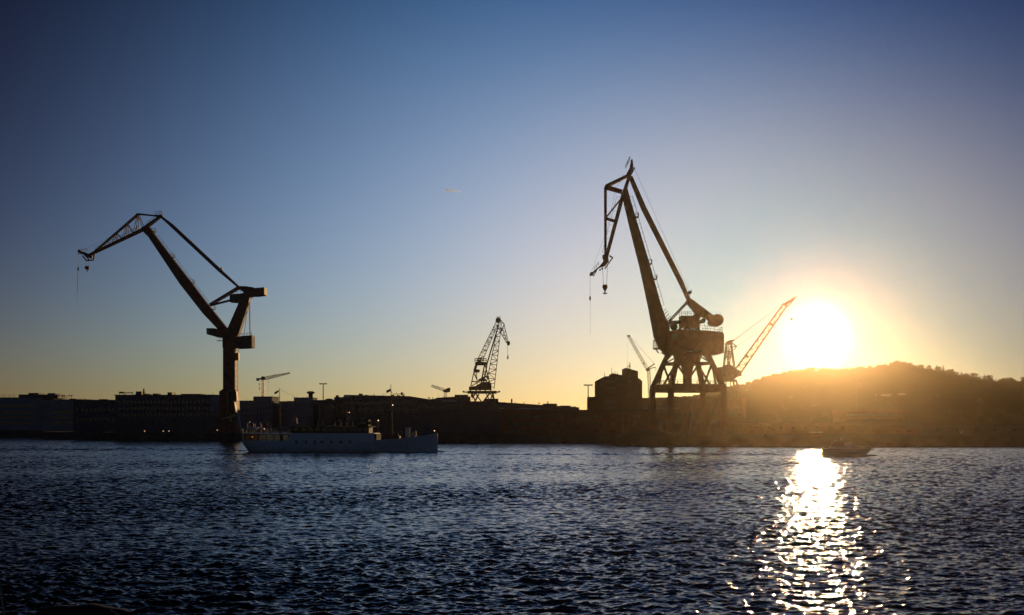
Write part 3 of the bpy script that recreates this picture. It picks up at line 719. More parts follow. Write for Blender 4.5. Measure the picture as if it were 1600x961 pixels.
    mb = MB(); mb.rail([c(1063,494.5,-2.4),c(1082,494.5,-2.4)],1.3,0.05,1.2); mb.rail([c(1063,494.5,2.4),c(1082,494.5,2.4)],1.3,0.05,1.2); mb.build('roof_railing', M['steel'], o)
    mb = MB()
    for y in (-2.2,2.2):
        mb.beam(c(1064,511,y),c(1060,517,y),0.4); mb.beam(c(1070,512,y),c(1080,517,y),0.4); mb.beam(c(1084,512,y),c(1088,517.5,y),0.4); mb.beam(c(1089.5,500,y),c(1089.5,518,y),0.5)
        mb.beam(c(1044,503.5,y),c(1064,502,y),0.35); mb.beam(c(1044,506,y),c(1064,504.5,y),0.35); mb.beam(c(1046,507,y),c(1044,512,y),0.3)
    mb.disc_y(c(1053,511),1.1,-0.3,0.3,16); mb.build('winch_frame', M['steel'], t)
    mb = MB(); mb.box(c(1091,0).x,c(1098,0).x,-1.2,1.2,c(0,502).z,c(0,500.5).z); mb.disc_y(c(1098,501.5),0.7,-1,1,14); mb.disc_y(c(1093,505),0.35,-0.8,0.8,12)
    mb.rod(c(1094,505,-1),c(1091.5,518,-1),0.05); mb.rod(c(1099,503,-1),c(1102,518,-1),0.05); mb.build('sheave_bracket', M['steel'], t)
    # counterweight lever
    o = g.plate('counterweight_lever', [(1071.5,471),(1076,466),(1081,468.5),(1088,474),(1116,495),(1113,502),(1107,500.5),(1095,494),(1092,500),(1089,500),(1086,489),(1077,478)], 3.0, m)
    mb = MB(); mb.disc_y(c(1119.5,500.8), 9.3*k, -2.2, 2.2, 24); mb.disc_y(c(1115,504), 7.0*k, -2.2+0.01, 2.2-0.01, 20, 1.15, 0.8); mb.build('counterweight', m, o, smooth=True)
    mb = MB(); mb.disc_y(c(1077.5,457),0.5,-0.6,0.6,12); mb.rail([c(1077,465,-1),c(1080,458,-1)],1.0,0.05,1); mb.build('sheave', M['steel'], o)
    # boom
    o = g.plate('boom', [(973,301),(976,296.5),(980,297),(985,315),(992,339),(1014,412),(1032.5,478),(1038,494),(1044,505),(1046,519),(1045,549),(1037,551),(1030,544),(1022,526),(1019,509),(1013.5,480),(1000,417),(986,362),(975.5,318)], 3.2, m)
    mb = MB(); a = c(983.5,308); b = c(1033,478)
    mb.ladder(a, b, ((4.6*k),0,1.4*k), 0.8, 0.06, 2.6); mb.build('ladder', M['steel'], o)
    mb = MB()
    for px, py in ((992,339),(1013,412),(1021,436)):
        p = c(px,py); mb.box(p.x-0.2,p.x+1.0,-1.2,1.2,p.z-0.2,p.z); mb.rail([p+Vector((0.1,-1.1,0)),p+Vector((1.0,-1.1,0)),p+Vector((1.0,1.1,0))],1.1,0.05,0.9)
    for q in range(4):
        p = c(1036+2.3*q,488+3.8*q); mb.beam(p,p+Vector((0.9,0,1.1)),0.8,0.12); mb.beam(p+Vector((0.5,0,-0.4)),p+Vector((1.3,0,0.2)),0.5,0.15)
    mb.build('platform', M['steel'], o)
    # operator's cab hung at the boom foot
    mb = MB(); p0 = c(1021,533); p1 = c(1030,546)
    mb.box(p0.x,p1.x+1.4,-1.3,1.3,p1.z,p1.z+0.35); mb.box(p0.x,p1.x+1.4,-1.3,1.3,p0.z,p0.z+0.25)
    for x in (p0.x+0.1,p0.x+0.8): 
        for y in (-1.2,1.2): mb.beam((x,y,p1.z),(x,y,p0.z),0.16)
    mb.box(p0.x+1.3,p1.x+1.4,-1.25,1.25,p1.z+0.3,p0.z); mb.beam(c(1025,546),c(1029,552),0.3); mb.prism(g.xz([(1033,551),(1047,550),(1046,555),(1038,554)]),-1.4,1.4)
    mb.build('operator_cab', m, t)
    # fly jib, hanging down from the boom head
    o = g.plate('fly_jib', [(981.5,273),(984,262),(984.5,257),(988,256),(989,262),(986,274),(979.5,297),(976,306),(950.5,401),(948,407),(944.5,406),(945.5,399),(970,306),(974,295)], 1.1, m)
    mb = MB()
    for y in (-1.4,1.4):
        mb.beam(c(982,274,y*0.4),c(946.5,291.5,y),0.55,0.75)
        mb.beam(c(946,291,y),c(946,402,y*0.3),0.5,0.62)
        mb.beam(c(946.5,291.5,y),c(972,298.5,y*0.5),0.45,0.5)
    mb.beam(c(946.5,295),c(972,302),0.4,0.5)
    mb.beam(c(946.5,340.5,0),c(972.5,308,0),0.4,0.45); mb.beam(c(946.5,340),c(962.5,345),0.35,0.4); mb.beam(c(946.5,342.5),c(962.5,347.5),0.35,0.4)
    mb.build('fly_jib_strut', m, o)
    mb = MB()
    mb.ladder(c(977,275),c(966,296),(-3.2*k,0,1.2*k),0.7,0.05,1.5); mb.ladder(c(969,308),c(946.5,395),(-5.5*k,0,0.6*k),0.7,0.05,1.9); mb.beam(c(961,300,0.4),c(942,392,0.4),0.06); mb.build('ladder', M['steel'], o)
    # head at the top
    mb = MB(); mb.prism(g.xz([(978,273),(984,262),(986,257),(985.5,250.5),(988,249.5),(989,257),(988.5,268),(986,275)]),-0.8,0.8); mb.beam(c(986,273),c(992,262),0.3); mb.beam(c(987,262),c(992,263),0.3)
    mb.rail([c(978,262,-0.8),c(984,250,-0.8)],1.0,0.05,1.0); mb.rail([c(978,262,0.8),c(984,250,0.8)],1.0,0.05,1.0); mb.beam(c(978,262),c(984,251),1.4,0.12); mb.build('head_platform', M['steel'], o)
    # tip of the fly jib
    mb = MB(); mb.prism(g.xz([(942.5,404),(944.5,399),(950,399.5),(951,409),(946,415.5),(940,417),(936,419),(925.5,429),(922,431.5),(921,429.5),(925,426),(937,415.5),(943,408)]),-0.7,0.7)
    mb.beam(c(952,399.5),c(957.5,402.8),0.5,0.4); mb.beam(c(957.3,402.5),c(945,420),0.5,0.35); mb.beam(c(927,431.5),c(932.5,422),0.4,0.3); mb.disc_y(c(924.5,428),0.55,-0.4,0.4,12)
    mb.disc_y(c(941,419.5),0.3,-0.4,0.4,10); mb.disc_y(c(937.5,421.8),0.25,-0.4,0.4,10); mb.rail([c(928,424,-0.8),c(935,415,-0.8)],1.0,0.05,1.0)
    mb.box(c(941.5,0).x,c(945,0).x,-0.9,0.9,c(0,404).z,c(0,398.5).z); mb.build('jib_tip', m, o)
    # tie rod
    mb = MB(); mb.beam(c(985,276),c(1006,326),0.9,1.15,1.0,1.5); mb.beam(c(1006,326),c(1064,441),1.0,1.5,1.0,1.35); mb.beam(c(1064,441),c(1077,471),1.0,1.35,1.0,1.0); mb.build('tie_rod', m, t)
    mb = MB()
    for y in (-0.9,0.9): mb.beam(c(1073.5,471,y),c(1043,503,y),0.35,0.32); mb.beam(c(1075.5,472,y),c(1045,504.5,y),0.3,0.3)
    mb.build('luffing_rack', M['steel'], t)
    mb = MB(); mb.rod(c(989,258),c(1077,457),0.035); mb.rod(c(944,371),c(923,428),0.03); mb.build('stay_rope', M['rope'], t)
    # hooks
    mb = MB(); mb.rod(c(941.5,419),c(943,446),0.06); mb.rod(c(949,416),c(948,446),0.06); h = mb.build('hoist_rope', M['rope'], t)
    p = c(945.3,0); mb = MB(); mb.lathe([(0.05,c(0,459.6).z),(0.22,c(0,457).z),(0.2,c(0,455).z),(0.35,c(0,453.5).z),(0.72,c(0,450).z),(0.78,c(0,447.5).z),(0.6,c(0,445).z),(0.1,c(0,444.4).z)],(p.x,0,0),14)
    pts = [(p.x+0.62*math.cos(a), 0, c(0,457).z+0.35*math.sin(a)-0.05) for a in np.linspace(math.pi,2*math.pi,9)]; mb.path(pts,0.16); mb.build('hook_block', m, h, smooth=True)
    mb = MB(); mb.rod(c(922,430),c(922,463),0.04); mb.rod(c(922.2,469),c(922.2,522),0.03); h = mb.build('auxiliary_rope', M['rope'], t)
    mb = MB(); q = c(922,466); mb.lathe([(0.08,-0.65),(0.24,-0.5),(0.24,0.45),(0.08,0.65)],(q.x,0,q.z),10); mb.build('rope_weight', M['steel'], h)
portal_crane()

# ---- column crane (left)
def column_crane():
    g = Rig('column_crane', 'dark red level-luffing crane on a single column with lattice fly jib', 360, 679, 434, z=GZ)
    k = g.k; m = M['crane_red']; c = g.c; t = g.t
    mb = MB(); mb.prism(g.xz([(345.5,684),(345.5,612),(350.5,608.5),(371,608.5),(372,684)]), -3.0, 3.0); mb.build('base', m, t)
    mb = MB(); mb.prism(g.xz([(350.5,609),(350.5,543),(369,543),(369,609)]), -2.1, 2.1); mb.build('column', m, t)
    mb = MB(); mb.prism(g.xz([(350,543.5),(350,528),(338,526.5),(333,525),(325.5,523),(325,513.5),(335,513.5),(350,515.5),(356,514),(358,518),(372,524),(372,543.5)]), -2.4, 2.4); mb.build('slewing_platform', m, t)
    mb = MB(); p = c(327.5,518.5); mb.box(p.x-0.35,p.x+0.55,-2.5,-2.38,p.z-0.8,p.z+0.7); mb.build('window', M['pane'], t)
    mb = MB(); mb.rail([c(341,529.5,-2.0),c(350,532.5,-2.0)],1.2,0.05,1); mb.box(c(341,0).x,c(350,0).x,-2.2,-0.6,c(0,533.2).z,c(0,532.4).z); mb.build('platform', M['steel'], t)
    o = g.plate('machinery_house', [(371.8,527),(382,525.5),(396,524.5),(396,543.5),(384,544.5),(371.8,544.8)], 5.2, M['crane_grey'])
    mb = MB(); mb.rail([c(373,526.5,-2.4),c(395.5,524.5,-2.4)],0.9,0.05,1.5); mb.build('roof_railing', M['steel'], o)
    g.plate('mast_leg', [(354,520),(372.5,527),(388,480),(391.5,466),(377,466),(375,472)], 3.0, m)
    o = g.plate('mast_head', [(360.5,472.5),(360.5,462),(366,460),(377,459.5),(392,456),(392.5,464),(389,471.5),(374,473.5)], 3.6, M['crane_grey'])
    mb = MB(); mb.rail([c(366,460,-1.6),c(378,459,-1.6)],1.2,0.05,1); mb.build('roof_railing', M['steel'], o)
    o = g.plate('counterweight_lever', [(369.5,449),(373,447.5),(386,447.8),(397,449.5),(400,451.5),(400,463),(392,464.5),(386,463),(380,456)], 2.6, m)
    mb = MB(); mb.prism(g.xz([(399.5,451.2),(415.3,450),(415.3,461.3),(399.5,463.2)]),-2.6,2.6); mb.build('counterweight', m, o)
    # boom
    o = g.plate('boom', [(222,356.5),(229,353),(235,355.5),(241,364.5),(244,369),(270,403.5),(300,442),(324,474),(357.5,515.5),(352,521),(345,518.5),(318,490),(282,444),(254,402),(233,370.5),(227,365)], 2.6, m)
    mb = MB(); mb.ladder(c(246,370),c(324,473),(2.2*k,0,1.6*k),0.7,0.05,2.6)
    for px, py in ((238,362),(267,402),(298,442),(331,483)):
        p = c(px,py); mb.box(p.x,p.x+1.2,-1.2,1.2,p.z-0.15,p.z); mb.rail([p+Vector((0,-1.1,0)),p+Vector((1.2,-1.1,0)),p+Vector((1.2,1.1,0))],1.1,0.05,0.8)
    mb.build('ladder', M['steel'], o)
    # fly jib: lattice
    mb = MB()
    for y in (-1.1,1.1):
        ye = y*0.4
        mb.beam(c(225,358,y),c(146,395.5,ye),0.5,0.75)
        mb.beam(c(216.3,334.5,y*0.8),c(147,394,ye),0.35,0.45)
        mb.beam(c(216.3,334.5,y*0.8),c(250,338,y*0.3),0.3,0.4)
        mb.beam(c(228,355,y),c(252,337.5,y*0.3),0.5,0.8)
        def up(q): return c(216.3+(147-216.3)*q, 334.5+(394-334.5)*q, y*(0.8-0.4*q))
        def lo(q): return c(225+(146-225)*q, 358+(395.5-358)*q, y*(1-0.6*q))
        for a, b in ((0,0.0),(0,0.13),(0.0,0.2),(0.25,0.2),(0.25,0.32),(0.25,0.42),(0.5,0.42),(0.5,0.53),(0.5,0.63),(0.72,0.63),(0.72,0.76)): mb.beam(up(a),lo(b),0.2)
    for q in (0,0.25,0.5,0.72): mb.beam(c(216.3-69.3*q,334.5+59.5*q,-0.9+0.4*q),c(216.3-69.3*q,334.5+59.5*q,0.9-0.4*q),0.25)
    o = mb.build('fly_jib', m, t)
    mb = MB(); mb.rail([c(218,359,-1.2),c(150,392,-0.7)],1.0,0.04,1.6); mb.rail([c(230,352,-0.9),c(246,341,-0.6)],1.0,0.04,1.2); mb.rail([c(243,337,-0.8),c(254,336.5,-0.8)],1.3,0.05,0.8); mb.box(c(243,0).x,c(255,0).x,-1,1,c(0,338.5).z,c(0,336.2).z)
    mb.rod(c(251,336),c(251.5,329),0.08); mb.build('walkway', M['steel'], o)
    mb = MB(); mb.prism(g.xz([(150,391),(147.5,397),(140,401),(138,404.5),(135.5,402.5),(133,399.5),(128,396.5),(125,394.5),(122.8,393),(124,391),(128,393),(134,394.5),(138.5,397),(141,396)]),-0.6,0.6)
    mb.beam(c(122,396.4),c(129,396.4),0.4,0.25); mb.disc_y(c(124,392.7),0.55,-0.4,0.4,12)
    mb.rod(c(129,399.5),c(135,407),0.25); mb.rod(c(135,407),c(146,406.5),0.25); mb.rod(c(146,406.5),c(147.5,396.5),0.28); mb.disc_y(c(142,402),0.5,-0.3,0.3,12)
    mb.rail([c(125,393,-0.7),c(139,393.5,-0.7)],0.8,0.04,0.8); mb.rod(c(137,404),c(140,406.5),0.2); mb.build('jib_tip', m, o)
    mb = MB(); mb.rod(c(134.5,407),c(135,416.5),0.05); mb.rod(c(138,407),c(138,416.5),0.05); h = mb.build('hoist_rope', M['rope'], t)
    mb = MB(); mb.prism(g.xz([(133,417),(134,416),(139,416),(140,417),(139.7,420),(138.5,421.3),(134.5,421.3),(133.2,420)]),-0.5,0.5); mb.prism(g.xz([(135.6,421),(137.4,421),(137,424.5),(135.8,425)]),-0.15,0.15); mb.build('hook_block', m, h)
    mb = MB(); mb.rod(c(122.6,396),c(122.2,418),0.04); mb.rod(c(122,423),c(120.8,458),0.09); mb.rod(c(120.8,458),c(120.4,482),0.03); h = mb.build('auxiliary_rope', M['rope'], t)
    mb = MB(); q = c(122.1,420.3); mb.lathe([(0.1,-0.65),(0.26,-0.5),(0.26,0.45),(0.1,0.65)],(q.x,0,q.z),10); mb.build('rope_weight', M['steel'], h)
    mb = MB(); mb.rod(c(126,391.5),c(160,377.5),0.03); mb.rod(c(160,377.5),c(200,352),0.02); mb.build('stay_rope', M['rope'], t)
    mb = MB(); mb.beam(c(251,338),c(268,352),0.6,0.75,0.8,1.2); mb.beam(c(268,352),c(345,424),0.8,1.25); mb.beam(c(345,424),c(374,449.5),0.8,1.2,0.7,0.7)
    for px, py in ((300,379.5),(346,420)): mb.box(c(px-1,0).x,c(px+1,0).x,-0.4,0.4,c(0,py+2).z,c(0,py-2).z)
    mb.build('tie_rod', m, t)
    mb = MB()
    for y in (-0.9,0.9): mb.beam(c(327.5,475.5,y),c(371,449,y),0.3,0.32); mb.beam(c(331,476,y),c(374,451,y),0.3,0.3); mb.beam(c(328,477.5,y),c(361,469,y),0.3,0.45)
    mb.build('luffing_strut', m, t)
    mb = MB(); mb.rod(c(387.5,474),c(381,526),0.09); mb.rod(c(389.5,472),c(390.5,525),0.14); mb.rod(c(390.6,472),c(392,525),0.06); mb.build('mast_stay', M['rope'], t)
    # access ladder, lift cage and stairs on the sunny side of the column
    mb = MB(); mb.box(c(369.2,0).x,c(373.5,0).x,-0.9,0.9,c(0,563).z,c(0,551.5).z); mb.box(c(366.8,0).x,c(370.5,0).x,-2.4,-2.15,c(0,551).z,c(0,545).z); mb.rail([c(369.4,551.2,-0.8),c(374,551.2,-0.8)],1.2,0.05,0.5); mb.build('lift_cage', M['crane_sunlit'], t)
    mb = MB(); mb.ladder(c(369.2,563),c(369.2,612),(2.2*k,0,0),0.9,0.08,1.6); mb.build('access_ladder', M['crane_sunlit'], t)
    mb = MB(); mb.box(c(365.5,0).x,c(372.6,0).x,-4.4,-3.05,c(0,629).z,c(0,612).z); mb.build('switch_cabin', M['crane_grey'], t)
    mb = MB()
    mb.box(c(360.8,0).x,c(362.6,0).x,-6.0,-3.02,c(0,646).z,c(0,612).z); mb.beam(c(373.6,612,-4.2),c(374.6,626,-4.2),2.4,0.4); mb.beam(c(370.5,628,-4.4),c(373.0,645,-4.4),2.6,0.6); mb.beam(c(361.5,612,-3.4),c(366,610,-3.4),0.4)
    mb.build('cabin_bracket', M['crane_sunlit'], t)  # columns deepened so their sunward faces show
    mb = MB(); mb.beam(c(349.5,655,-3.3),c(360,652,-3.3),0.3,0.6); mb.beam(c(360,652.5,-3.3),c(373,647.5,-3.3),0.3,0.8); mb.beam(c(363.5,644.5,-3.32),c(364.5,660,-3.32),0.3,0.55); mb.beam(c(359,652,-3.34),c(365.5,659,-3.34),0.3,0.4); mb.build('sunlit_bracket', M['crane_yellow'], t)  # yellow bars paint the sunlit patches on the crane base
    mb = MB(); mb.beam(c(374,645,-2.5),c(378.5,672,-2.5),0.25,0.3); mb.beam(c(374,645,-1.5),c(378.5,672,-1.5),0.25,0.3)
    for q in range(14): p = c(374+4.5*q/14,645+27*q/14,-2.0); mb.box(p.x-0.3,p.x+0.3,-2.5,-1.5,p.z-0.05,p.z+0.05)
    mb.build('gangway', M['crane_white'], t)
    mb = MB(); mb.box(c(378,0).x,c(380,0).x,-2.5,-1.5,0,c(0,671).z); mb.build('gangway_foot', M['crane_white'], t)
column_crane()

# ---- lattice crane (middle, far)
def lattice_crane():
    g = Rig('lattice_crane', 'slim lattice shipyard crane with drooping fly jib, behind the dark roofs', 754, 676, 700, z=GZ)
    k = g.k; m = M['crane_grey']; c = g.c; t = g.t
    mb = MB()
    for y in (-6,6):
        for a, b in (((729,676),(738,614)),((779,676),(770,614))): mb.beam(c(*a,y),c(*b,y*0.7),0.9)
        for a, b in (((731,632),(743,614)),((741,632),(733.5,624)),((743,615),(754,630)),((765,615),(753,630)),((766,615),(779,634)),((744,630),(738,616)),((764,630),(770,616)),((730,640),(778,640)),((748,616),(739,633)),((760,616),(769,633)),((730,660),(778,640)),((778,660),(730,640))): mb.beam(c(*a,y),c(*b,y*0.85),0.5)
    mb.build('portal', m, t)
    mb = MB(); mb.box(c(731,0).x,c(776,0).x,-5,5,c(0,615).z,c(0,611).z); mb.build('slewing_platform', m, t)
    mb = MB()
    for s_, x0, x1 in ((-1,731,724.5),(1,774,780)): mb.beam(c(x0,614),c((x0+x1)/2,612.5),0.4); mb.beam(c((x0+x1)/2,614),c(x1,611),0.4); mb.ball(c(x1,612),0.6); mb.beam(c(x0,611),c(x1,613),0.25)
    mb.build('lamp_bracket', M['steel'], t)
    g.plate('machinery_house', [(733,609.5),(733,604.5),(743,603.5),(750,599.5),(752,597),(765,597),(768,600),(768,609.5)], 7, m)
    mb = MB()
    for y in (-3,3):
        for a in ((735,611),(744,611),(750,611),(758,611),(767,611)): mb.beam(c(*a,y),c(a[0],609,y),0.6)
    mb.build('turntable_post', m, t)
    mb = MB()
    for y in (-2.5,2.5):
        mb.beam(c(735.5,604,y),c(741,579,y),0.35); mb.beam(c(746,603,y),c(744.5,581,y),0.3); mb.beam(c(737,596,y),c(750,597,y),0.5); mb.beam(c(741,580,y),c(746,597,y),0.3); mb.beam(c(737,603,y),c(747,597,y),0.3); mb.beam(c(740,583,y),c(746,595,y),0.3)
        mb.beam(c(752,598,y),c(757,570,y),0.6); mb.beam(c(765,598,y),c(758,570,y),0.6); mb.beam(c(752,590,y),c(764,588,y),0.5); mb.beam(c(754,582,y),c(762,592,y),0.4); mb.beam(c(763,592,y),c(755,578,y),0.4)
    mb.build('mast', m, t)
    g.plate('winch_house', [(747,594),(750,591.5),(756,590.5),(760,593),(760,595.5),(747,595.5)], 5, m)
    g.plate('upper_platform', [(742,568),(744,565.5),(760,566),(761,570.5),(743,571)], 5, m)
    mb = MB(); mb.rail([c(742,566,-2.4),c(760,566,-2.4)],2.0,0.12,1.5); mb.rail([c(742,566,2.4),c(760,566,2.4)],2.0,0.12,1.5); mb.box(c(746,0).x,c(752,0).x,-1.6,1.6,c(0,566).z,c(0,562).z); mb.build('winch', M['steel'], t)
    g.plate('counterweight', [(742,571),(746,571),(744,577),(750,578),(749,582),(740,582),(740,578.5)], 4.5, m)
    mb = MB(); p0 = c(761,606); p1 = c(781.5,504)
    mb.truss(p0+Vector((1.6,0,0)), p1, 4.5, 5.0, 2.2, 1.6, 14, 0.34, 0.2)
    mb.beam(c(760.5,570,0),c(779,508,0),0.8,0.75); mb.beam(c(755,600,0),c(761,570,0),0.7); mb.build('boom', m, t)
    mb = MB(); mb.truss(c(748.5,566), c(777.5,503), 3.2, 2.9, 2.0, 1.5, 13, 0.26, 0.16)
    for q in (0.1,0.3,0.5,0.62,0.8): p = c(748.5,566).lerp(c(777.5,503),q); mb.box(p.x-0.8,p.x+0.8,-0.8,0.8,p.z-0.2,p.z+0.3)
    mb.build('tie_truss', m, t)
    mb = MB(); mb.disc_y(c(778.5,500.5),1.5,-1.3,1.3,14); mb.beam(c(774.5,503),c(783,500),1.2,0.9); mb.beam(c(776,498),c(782,503),1.0,0.6); mb.rod(c(779,499),c(778,494.5),0.12); mb.rail([c(776,498.5,-1),c(782,498,-1)],1.2,0.1,1); mb.build('boom_head', m, t)
    mb = MB()
    for y in (-0.9,0.9):
        mb.beam(c(783,501,y),c(788,507,y),0.42); mb.beam(c(788,507,y),c(784,515,y),0.5); mb.beam(c(784,515,y),c(782.5,519,y),0.6)
        mb.beam(c(788,508,y),c(794,534,y*0.6),0.32); mb.beam(c(781.5,518,y),c(791.5,535.5,y*0.6),0.42); mb.beam(c(784.5,514,y),c(793,535,y*0.6),0.34); mb.beam(c(778,514,y),c(785,513.5,y),0.5)
        for a, b in (((789,512),(785,515)),((785.5,516),(790,518)),((790,518),(785.5,524)),((786,524),(791.5,524)),((792,525),(788.5,529)),((789,529),(793,530))): mb.beam(c(*a,y),c(*b,y),0.2)
    o = mb.build('fly_jib', m, t)
    mb = MB(); mb.prism(g.xz([(790.5,534.5),(793.5,533),(796.5,533.5),(797,537),(795.5,540),(792.5,539.5),(792,536.5)]),-0.8,0.8); mb.build('jib_tip', m, o)
    mb = MB(); mb.rod(c(793,540),c(793.2,557),0.09); h = mb.build('hoist_rope', M['rope'], t)
    mb = MB(); q = c(793.3,0); mb.lathe([(0.08,c(0,562).z),(0.3,c(0,560).z),(0.55,c(0,558.8).z),(0.4,c(0,557).z)],(q.x,0,0),8); mb.rod(c(794,556.5),c(794.8,554.8),0.2); mb.build('hook_block', M['steel'], h)
lattice_crane()

# ---- luffing dock crane close to the sun
def dock_crane():
    g = Rig('dock_crane', 'old dock crane with raised lattice boom beside the sun, behind the portal crane', 1138, 668, 560, z=GZ)
    k = g.k; m = M['crane_grey']; c = g.c; t = g.t
    mb = MB()
    for y in (-6,6):
        for a, b in (((1117,672),(1128,594)),((1160,672),(1148,594))): mb.beam(c(*a,y),c(*b,y*0.6),0.8)
        for a, b in (((1123,640),(1150,600)),((1156,640),(1128,600)),((1121,640),(1156,640)),((1119,655),(1158,655)),((1121,640),(1158,655)),((1156,640),(1119,655)),((1126,608),(1151,608)),((1138,596),(1139,640))): mb.beam(c(*a,y),c(*b,y*0.8),0.45)
    mb.build('portal', m, t)
    g.plate('machinery_house', [(1116,575.5),(1121,574.5),(1131,573),(1133,570.5),(1140,570),(1143,573),(1149,577),(1156.5,581),(1157,588),(1151,589),(1146,592.5),(1134,594),(1124,591.5),(1121,589.5),(1116,584)], 6.5, m)
    mb = MB(); mb.lathe([(4,c(0,596.5).z),(4,c(0,593).z)],(c(1137,0).x,0,0),20); mb.build('slew_ring', M['steel'], t)
    mb = MB()
    for y in (-1.8,1.8):
        mb.beam(c(1131,573,y),c(1135,536,y*0.6),0.45); mb.beam(c(1147.5,576,y),c(1142.5,537,y*0.6),0.45); mb.beam(c(1138,571,y),c(1136.5,536,y),0.4); mb.beam(c(1139,571,y),c(1142,540,y),0.35)
        for a, b in (((1132,563),(1139,551)),((1133,549),(1138,562)),((1138,562),(1145,551)),((1140,549),(1146,563)),((1134,549),(1144.5,550))): mb.beam(c(*a,y*0.8),c(*b,y*0.8),0.22)
    mb.prism(g.xz([(1133.5,538.5),(1135,534),(1139,532),(1146.5,531),(1147,532.3),(1143,535),(1142,539)]),-1.2,1.2); mb.beam(c(1129,537.5),c(1134,537.5),0.3); mb.beam(c(1143,535),c(1151,541.5),0.4); mb.beam(c(1151,541),c(1146.5,547),0.35); mb.beam(c(1143,542.5),c(1151,541),0.35); mb.build('mast', m, t)
    mb = MB(); mb.truss(c(1153.5,579.5),c(1227,476),3.6,3.0,2.4,1.9,16,0.3,0.17); mb.beam(c(1227,476),c(1245,463),1.0,1.2,0.4,0.4); mb.beam(c(1222,477),c(1241,465),0.5,0.5); mb.beam(c(1231,479),c(1243,464.5),0.5,0.5)
    for px, py in ((1164,554),(1203,505),(1224,474)): p = c(px,py); mb.beam(p,p+Vector((1.6,0,-1.2)),1.6,0.8)
    mb.build('boom', m, t)
    mb = MB()
    for y in (-0.6,0.6):
        mb.rod(c(1146,531.5,y),c(1223,474,y),0.035); mb.rod(c(1146,532,y),c(1202,505,y),0.035); mb.rod(c(1151,541,y),c(1202,507,y),0.035); mb.rod(c(1147,532,y),c(1213,484,y),0.03)
    mb.rod(c(1238,467),c(1237,496),0.03); h = mb.build('stay_rope', M['rope'], t)
    mb = MB(); mb.ball(c(1237,498.8),0.62); mb.build('hook_ball', M['steel'], h)
dock_crane()

# ---- construction tower cranes further off
def tower_crane_left():
    g = Rig('tower_crane', 'flat-top tower crane with jib to the right above the grey blocks', 411, 661, 950, 'construction tower cranes', z=GZ)
    k = g.k; c = g.c; t = g.t; m = M['crane_white']
    mb = MB(); mb.truss(c(411.2,668),c(411.2,592),1.9,1.9,1.9,1.9,32,0.26,0.16); mb.build('mast', m, t)
    mb = MB(); mb.prism(g.xz([(408,593.5),(408.5,589.5),(410,588),(414,588.5),(415,590.5),(415,593.5)]),-1.4,1.4); mb.build('slewing_head', M['steel'], t)
    mb = MB(); mb.truss(c(415,591.2),c(436,586.2),1.6,2.2,1.4,1.9,9,0.3,0.2); mb.truss(c(436,586.4),c(453.5,582.6),1.4,1.5,1.2,0.9,9,0.26,0.18); mb.build('jib', m, t)
    mb = MB(); mb.beam(c(408,591.5),c(402,593),1.2,1.0); mb.build('counter_jib', M['steel'], t)
    mb = MB(); mb.box(c(401,0).x,c(405,0).x,-1.2,1.2,c(0,595).z,c(0,590.8).z); mb.build('counterweight', M['conc_d'], t)
    mb = MB(); mb.rod(c(419.8,590),c(419.8,612),0.05); mb.rod(c(405.2,594),c(405.2,609),0.05); h = mb.build('hoist_rope', M['rope'], t)
    mb = MB(); mb.box(c(404.8,0).x,c(405.8,0).x,-0.3,0.3,c(0,602).z,c(0,599).z); mb.box(c(405,0).x,c(406,0).x,-0.3,0.3,c(0,609).z,c(0,605).z); mb.box(c(419.4,0).x,c(420.3,0).x,-0.3,0.3,c(0,598).z,c(0,596).z); mb.build('hook_block', M['steel'], h)
tower_crane_left()
def tower_crane_mid():
    g = Rig('tower_crane', 'small tower crane with short jib to the left beside the lattice crane', 696, 661, 900, 'construction tower cranes', z=GZ)
    c = g.c; t = g.t; m = M['crane_white']
    mb = MB(); mb.truss(c(696,668),c(696,613),1.7,1.7,1.7,1.7,22,0.26,0.16); mb.build('mast', m, t)
    mb = MB(); mb.prism(g.xz([(692,610),(698,607),(703,605.5),(704,608),(703,612.5),(697,613.5),(693,612.5)]),-1.4,1.4); mb.build('slewing_head', M['steel'], t)
    mb = MB(); mb.truss(c(693.5,609.2),c(674.5,602.8),1.5,1.9,1.2,1.5,9,0.3,0.2); mb.build('jib', m, t)
tower_crane_mid()
def luffing_crane():
    g = Rig('tower_crane', 'pale luffing tower crane with raised jib behind the brick tower', 1016, 661, 850, 'construction tower cranes', z=GZ)
    c = g.c; t = g.t; m = M['crane_white']
    mb = MB(); mb.truss(c(1018.5,668),c(1013.5,578),1.9,1.9,1.7,1.7,28,0.24,0.15); mb.build('mast', m, t)
    mb = MB(); mb.truss(c(1011,576),c(982.5,526),1.5,1.9,1.2,1.3,18,0.2,0.13); mb.build('jib', m, t)
    mb = MB(); mb.box(c(980.3,0).x,c(984.7,0).x,-0.5,0.5,c(0,526.3).z,c(0,523.7).z); mb.build('jib_tip', M['steel'], t)
    mb = MB(); mb.beam(c(1010,577),c(1023,568.3),0.7,0.8); mb.beam(c(1012,577),c(1024.6,573.5),0.5,0.6); mb.box(c(1009.5,0).x,c(1015,0).x,-1.3,1.3,c(0,579.5).z,c(0,576).z); mb.box(c(1005,0).x,c(1006.8,0).x,-0.6,0.6,c(0,569.5).z,c(0,566.5).z); mb.rod(c(1024.6,573.5),c(1024.5,580),0.1); mb.build('counter_jib', M['steel'], t)
    mb = MB(); mb.rod(c(984,525),c(1022.5,568.5),0.09); mb.rod(c(981,526),c(981,590),0.04); mb.build('stay_rope', M['rope'], t)
luffing_crane()

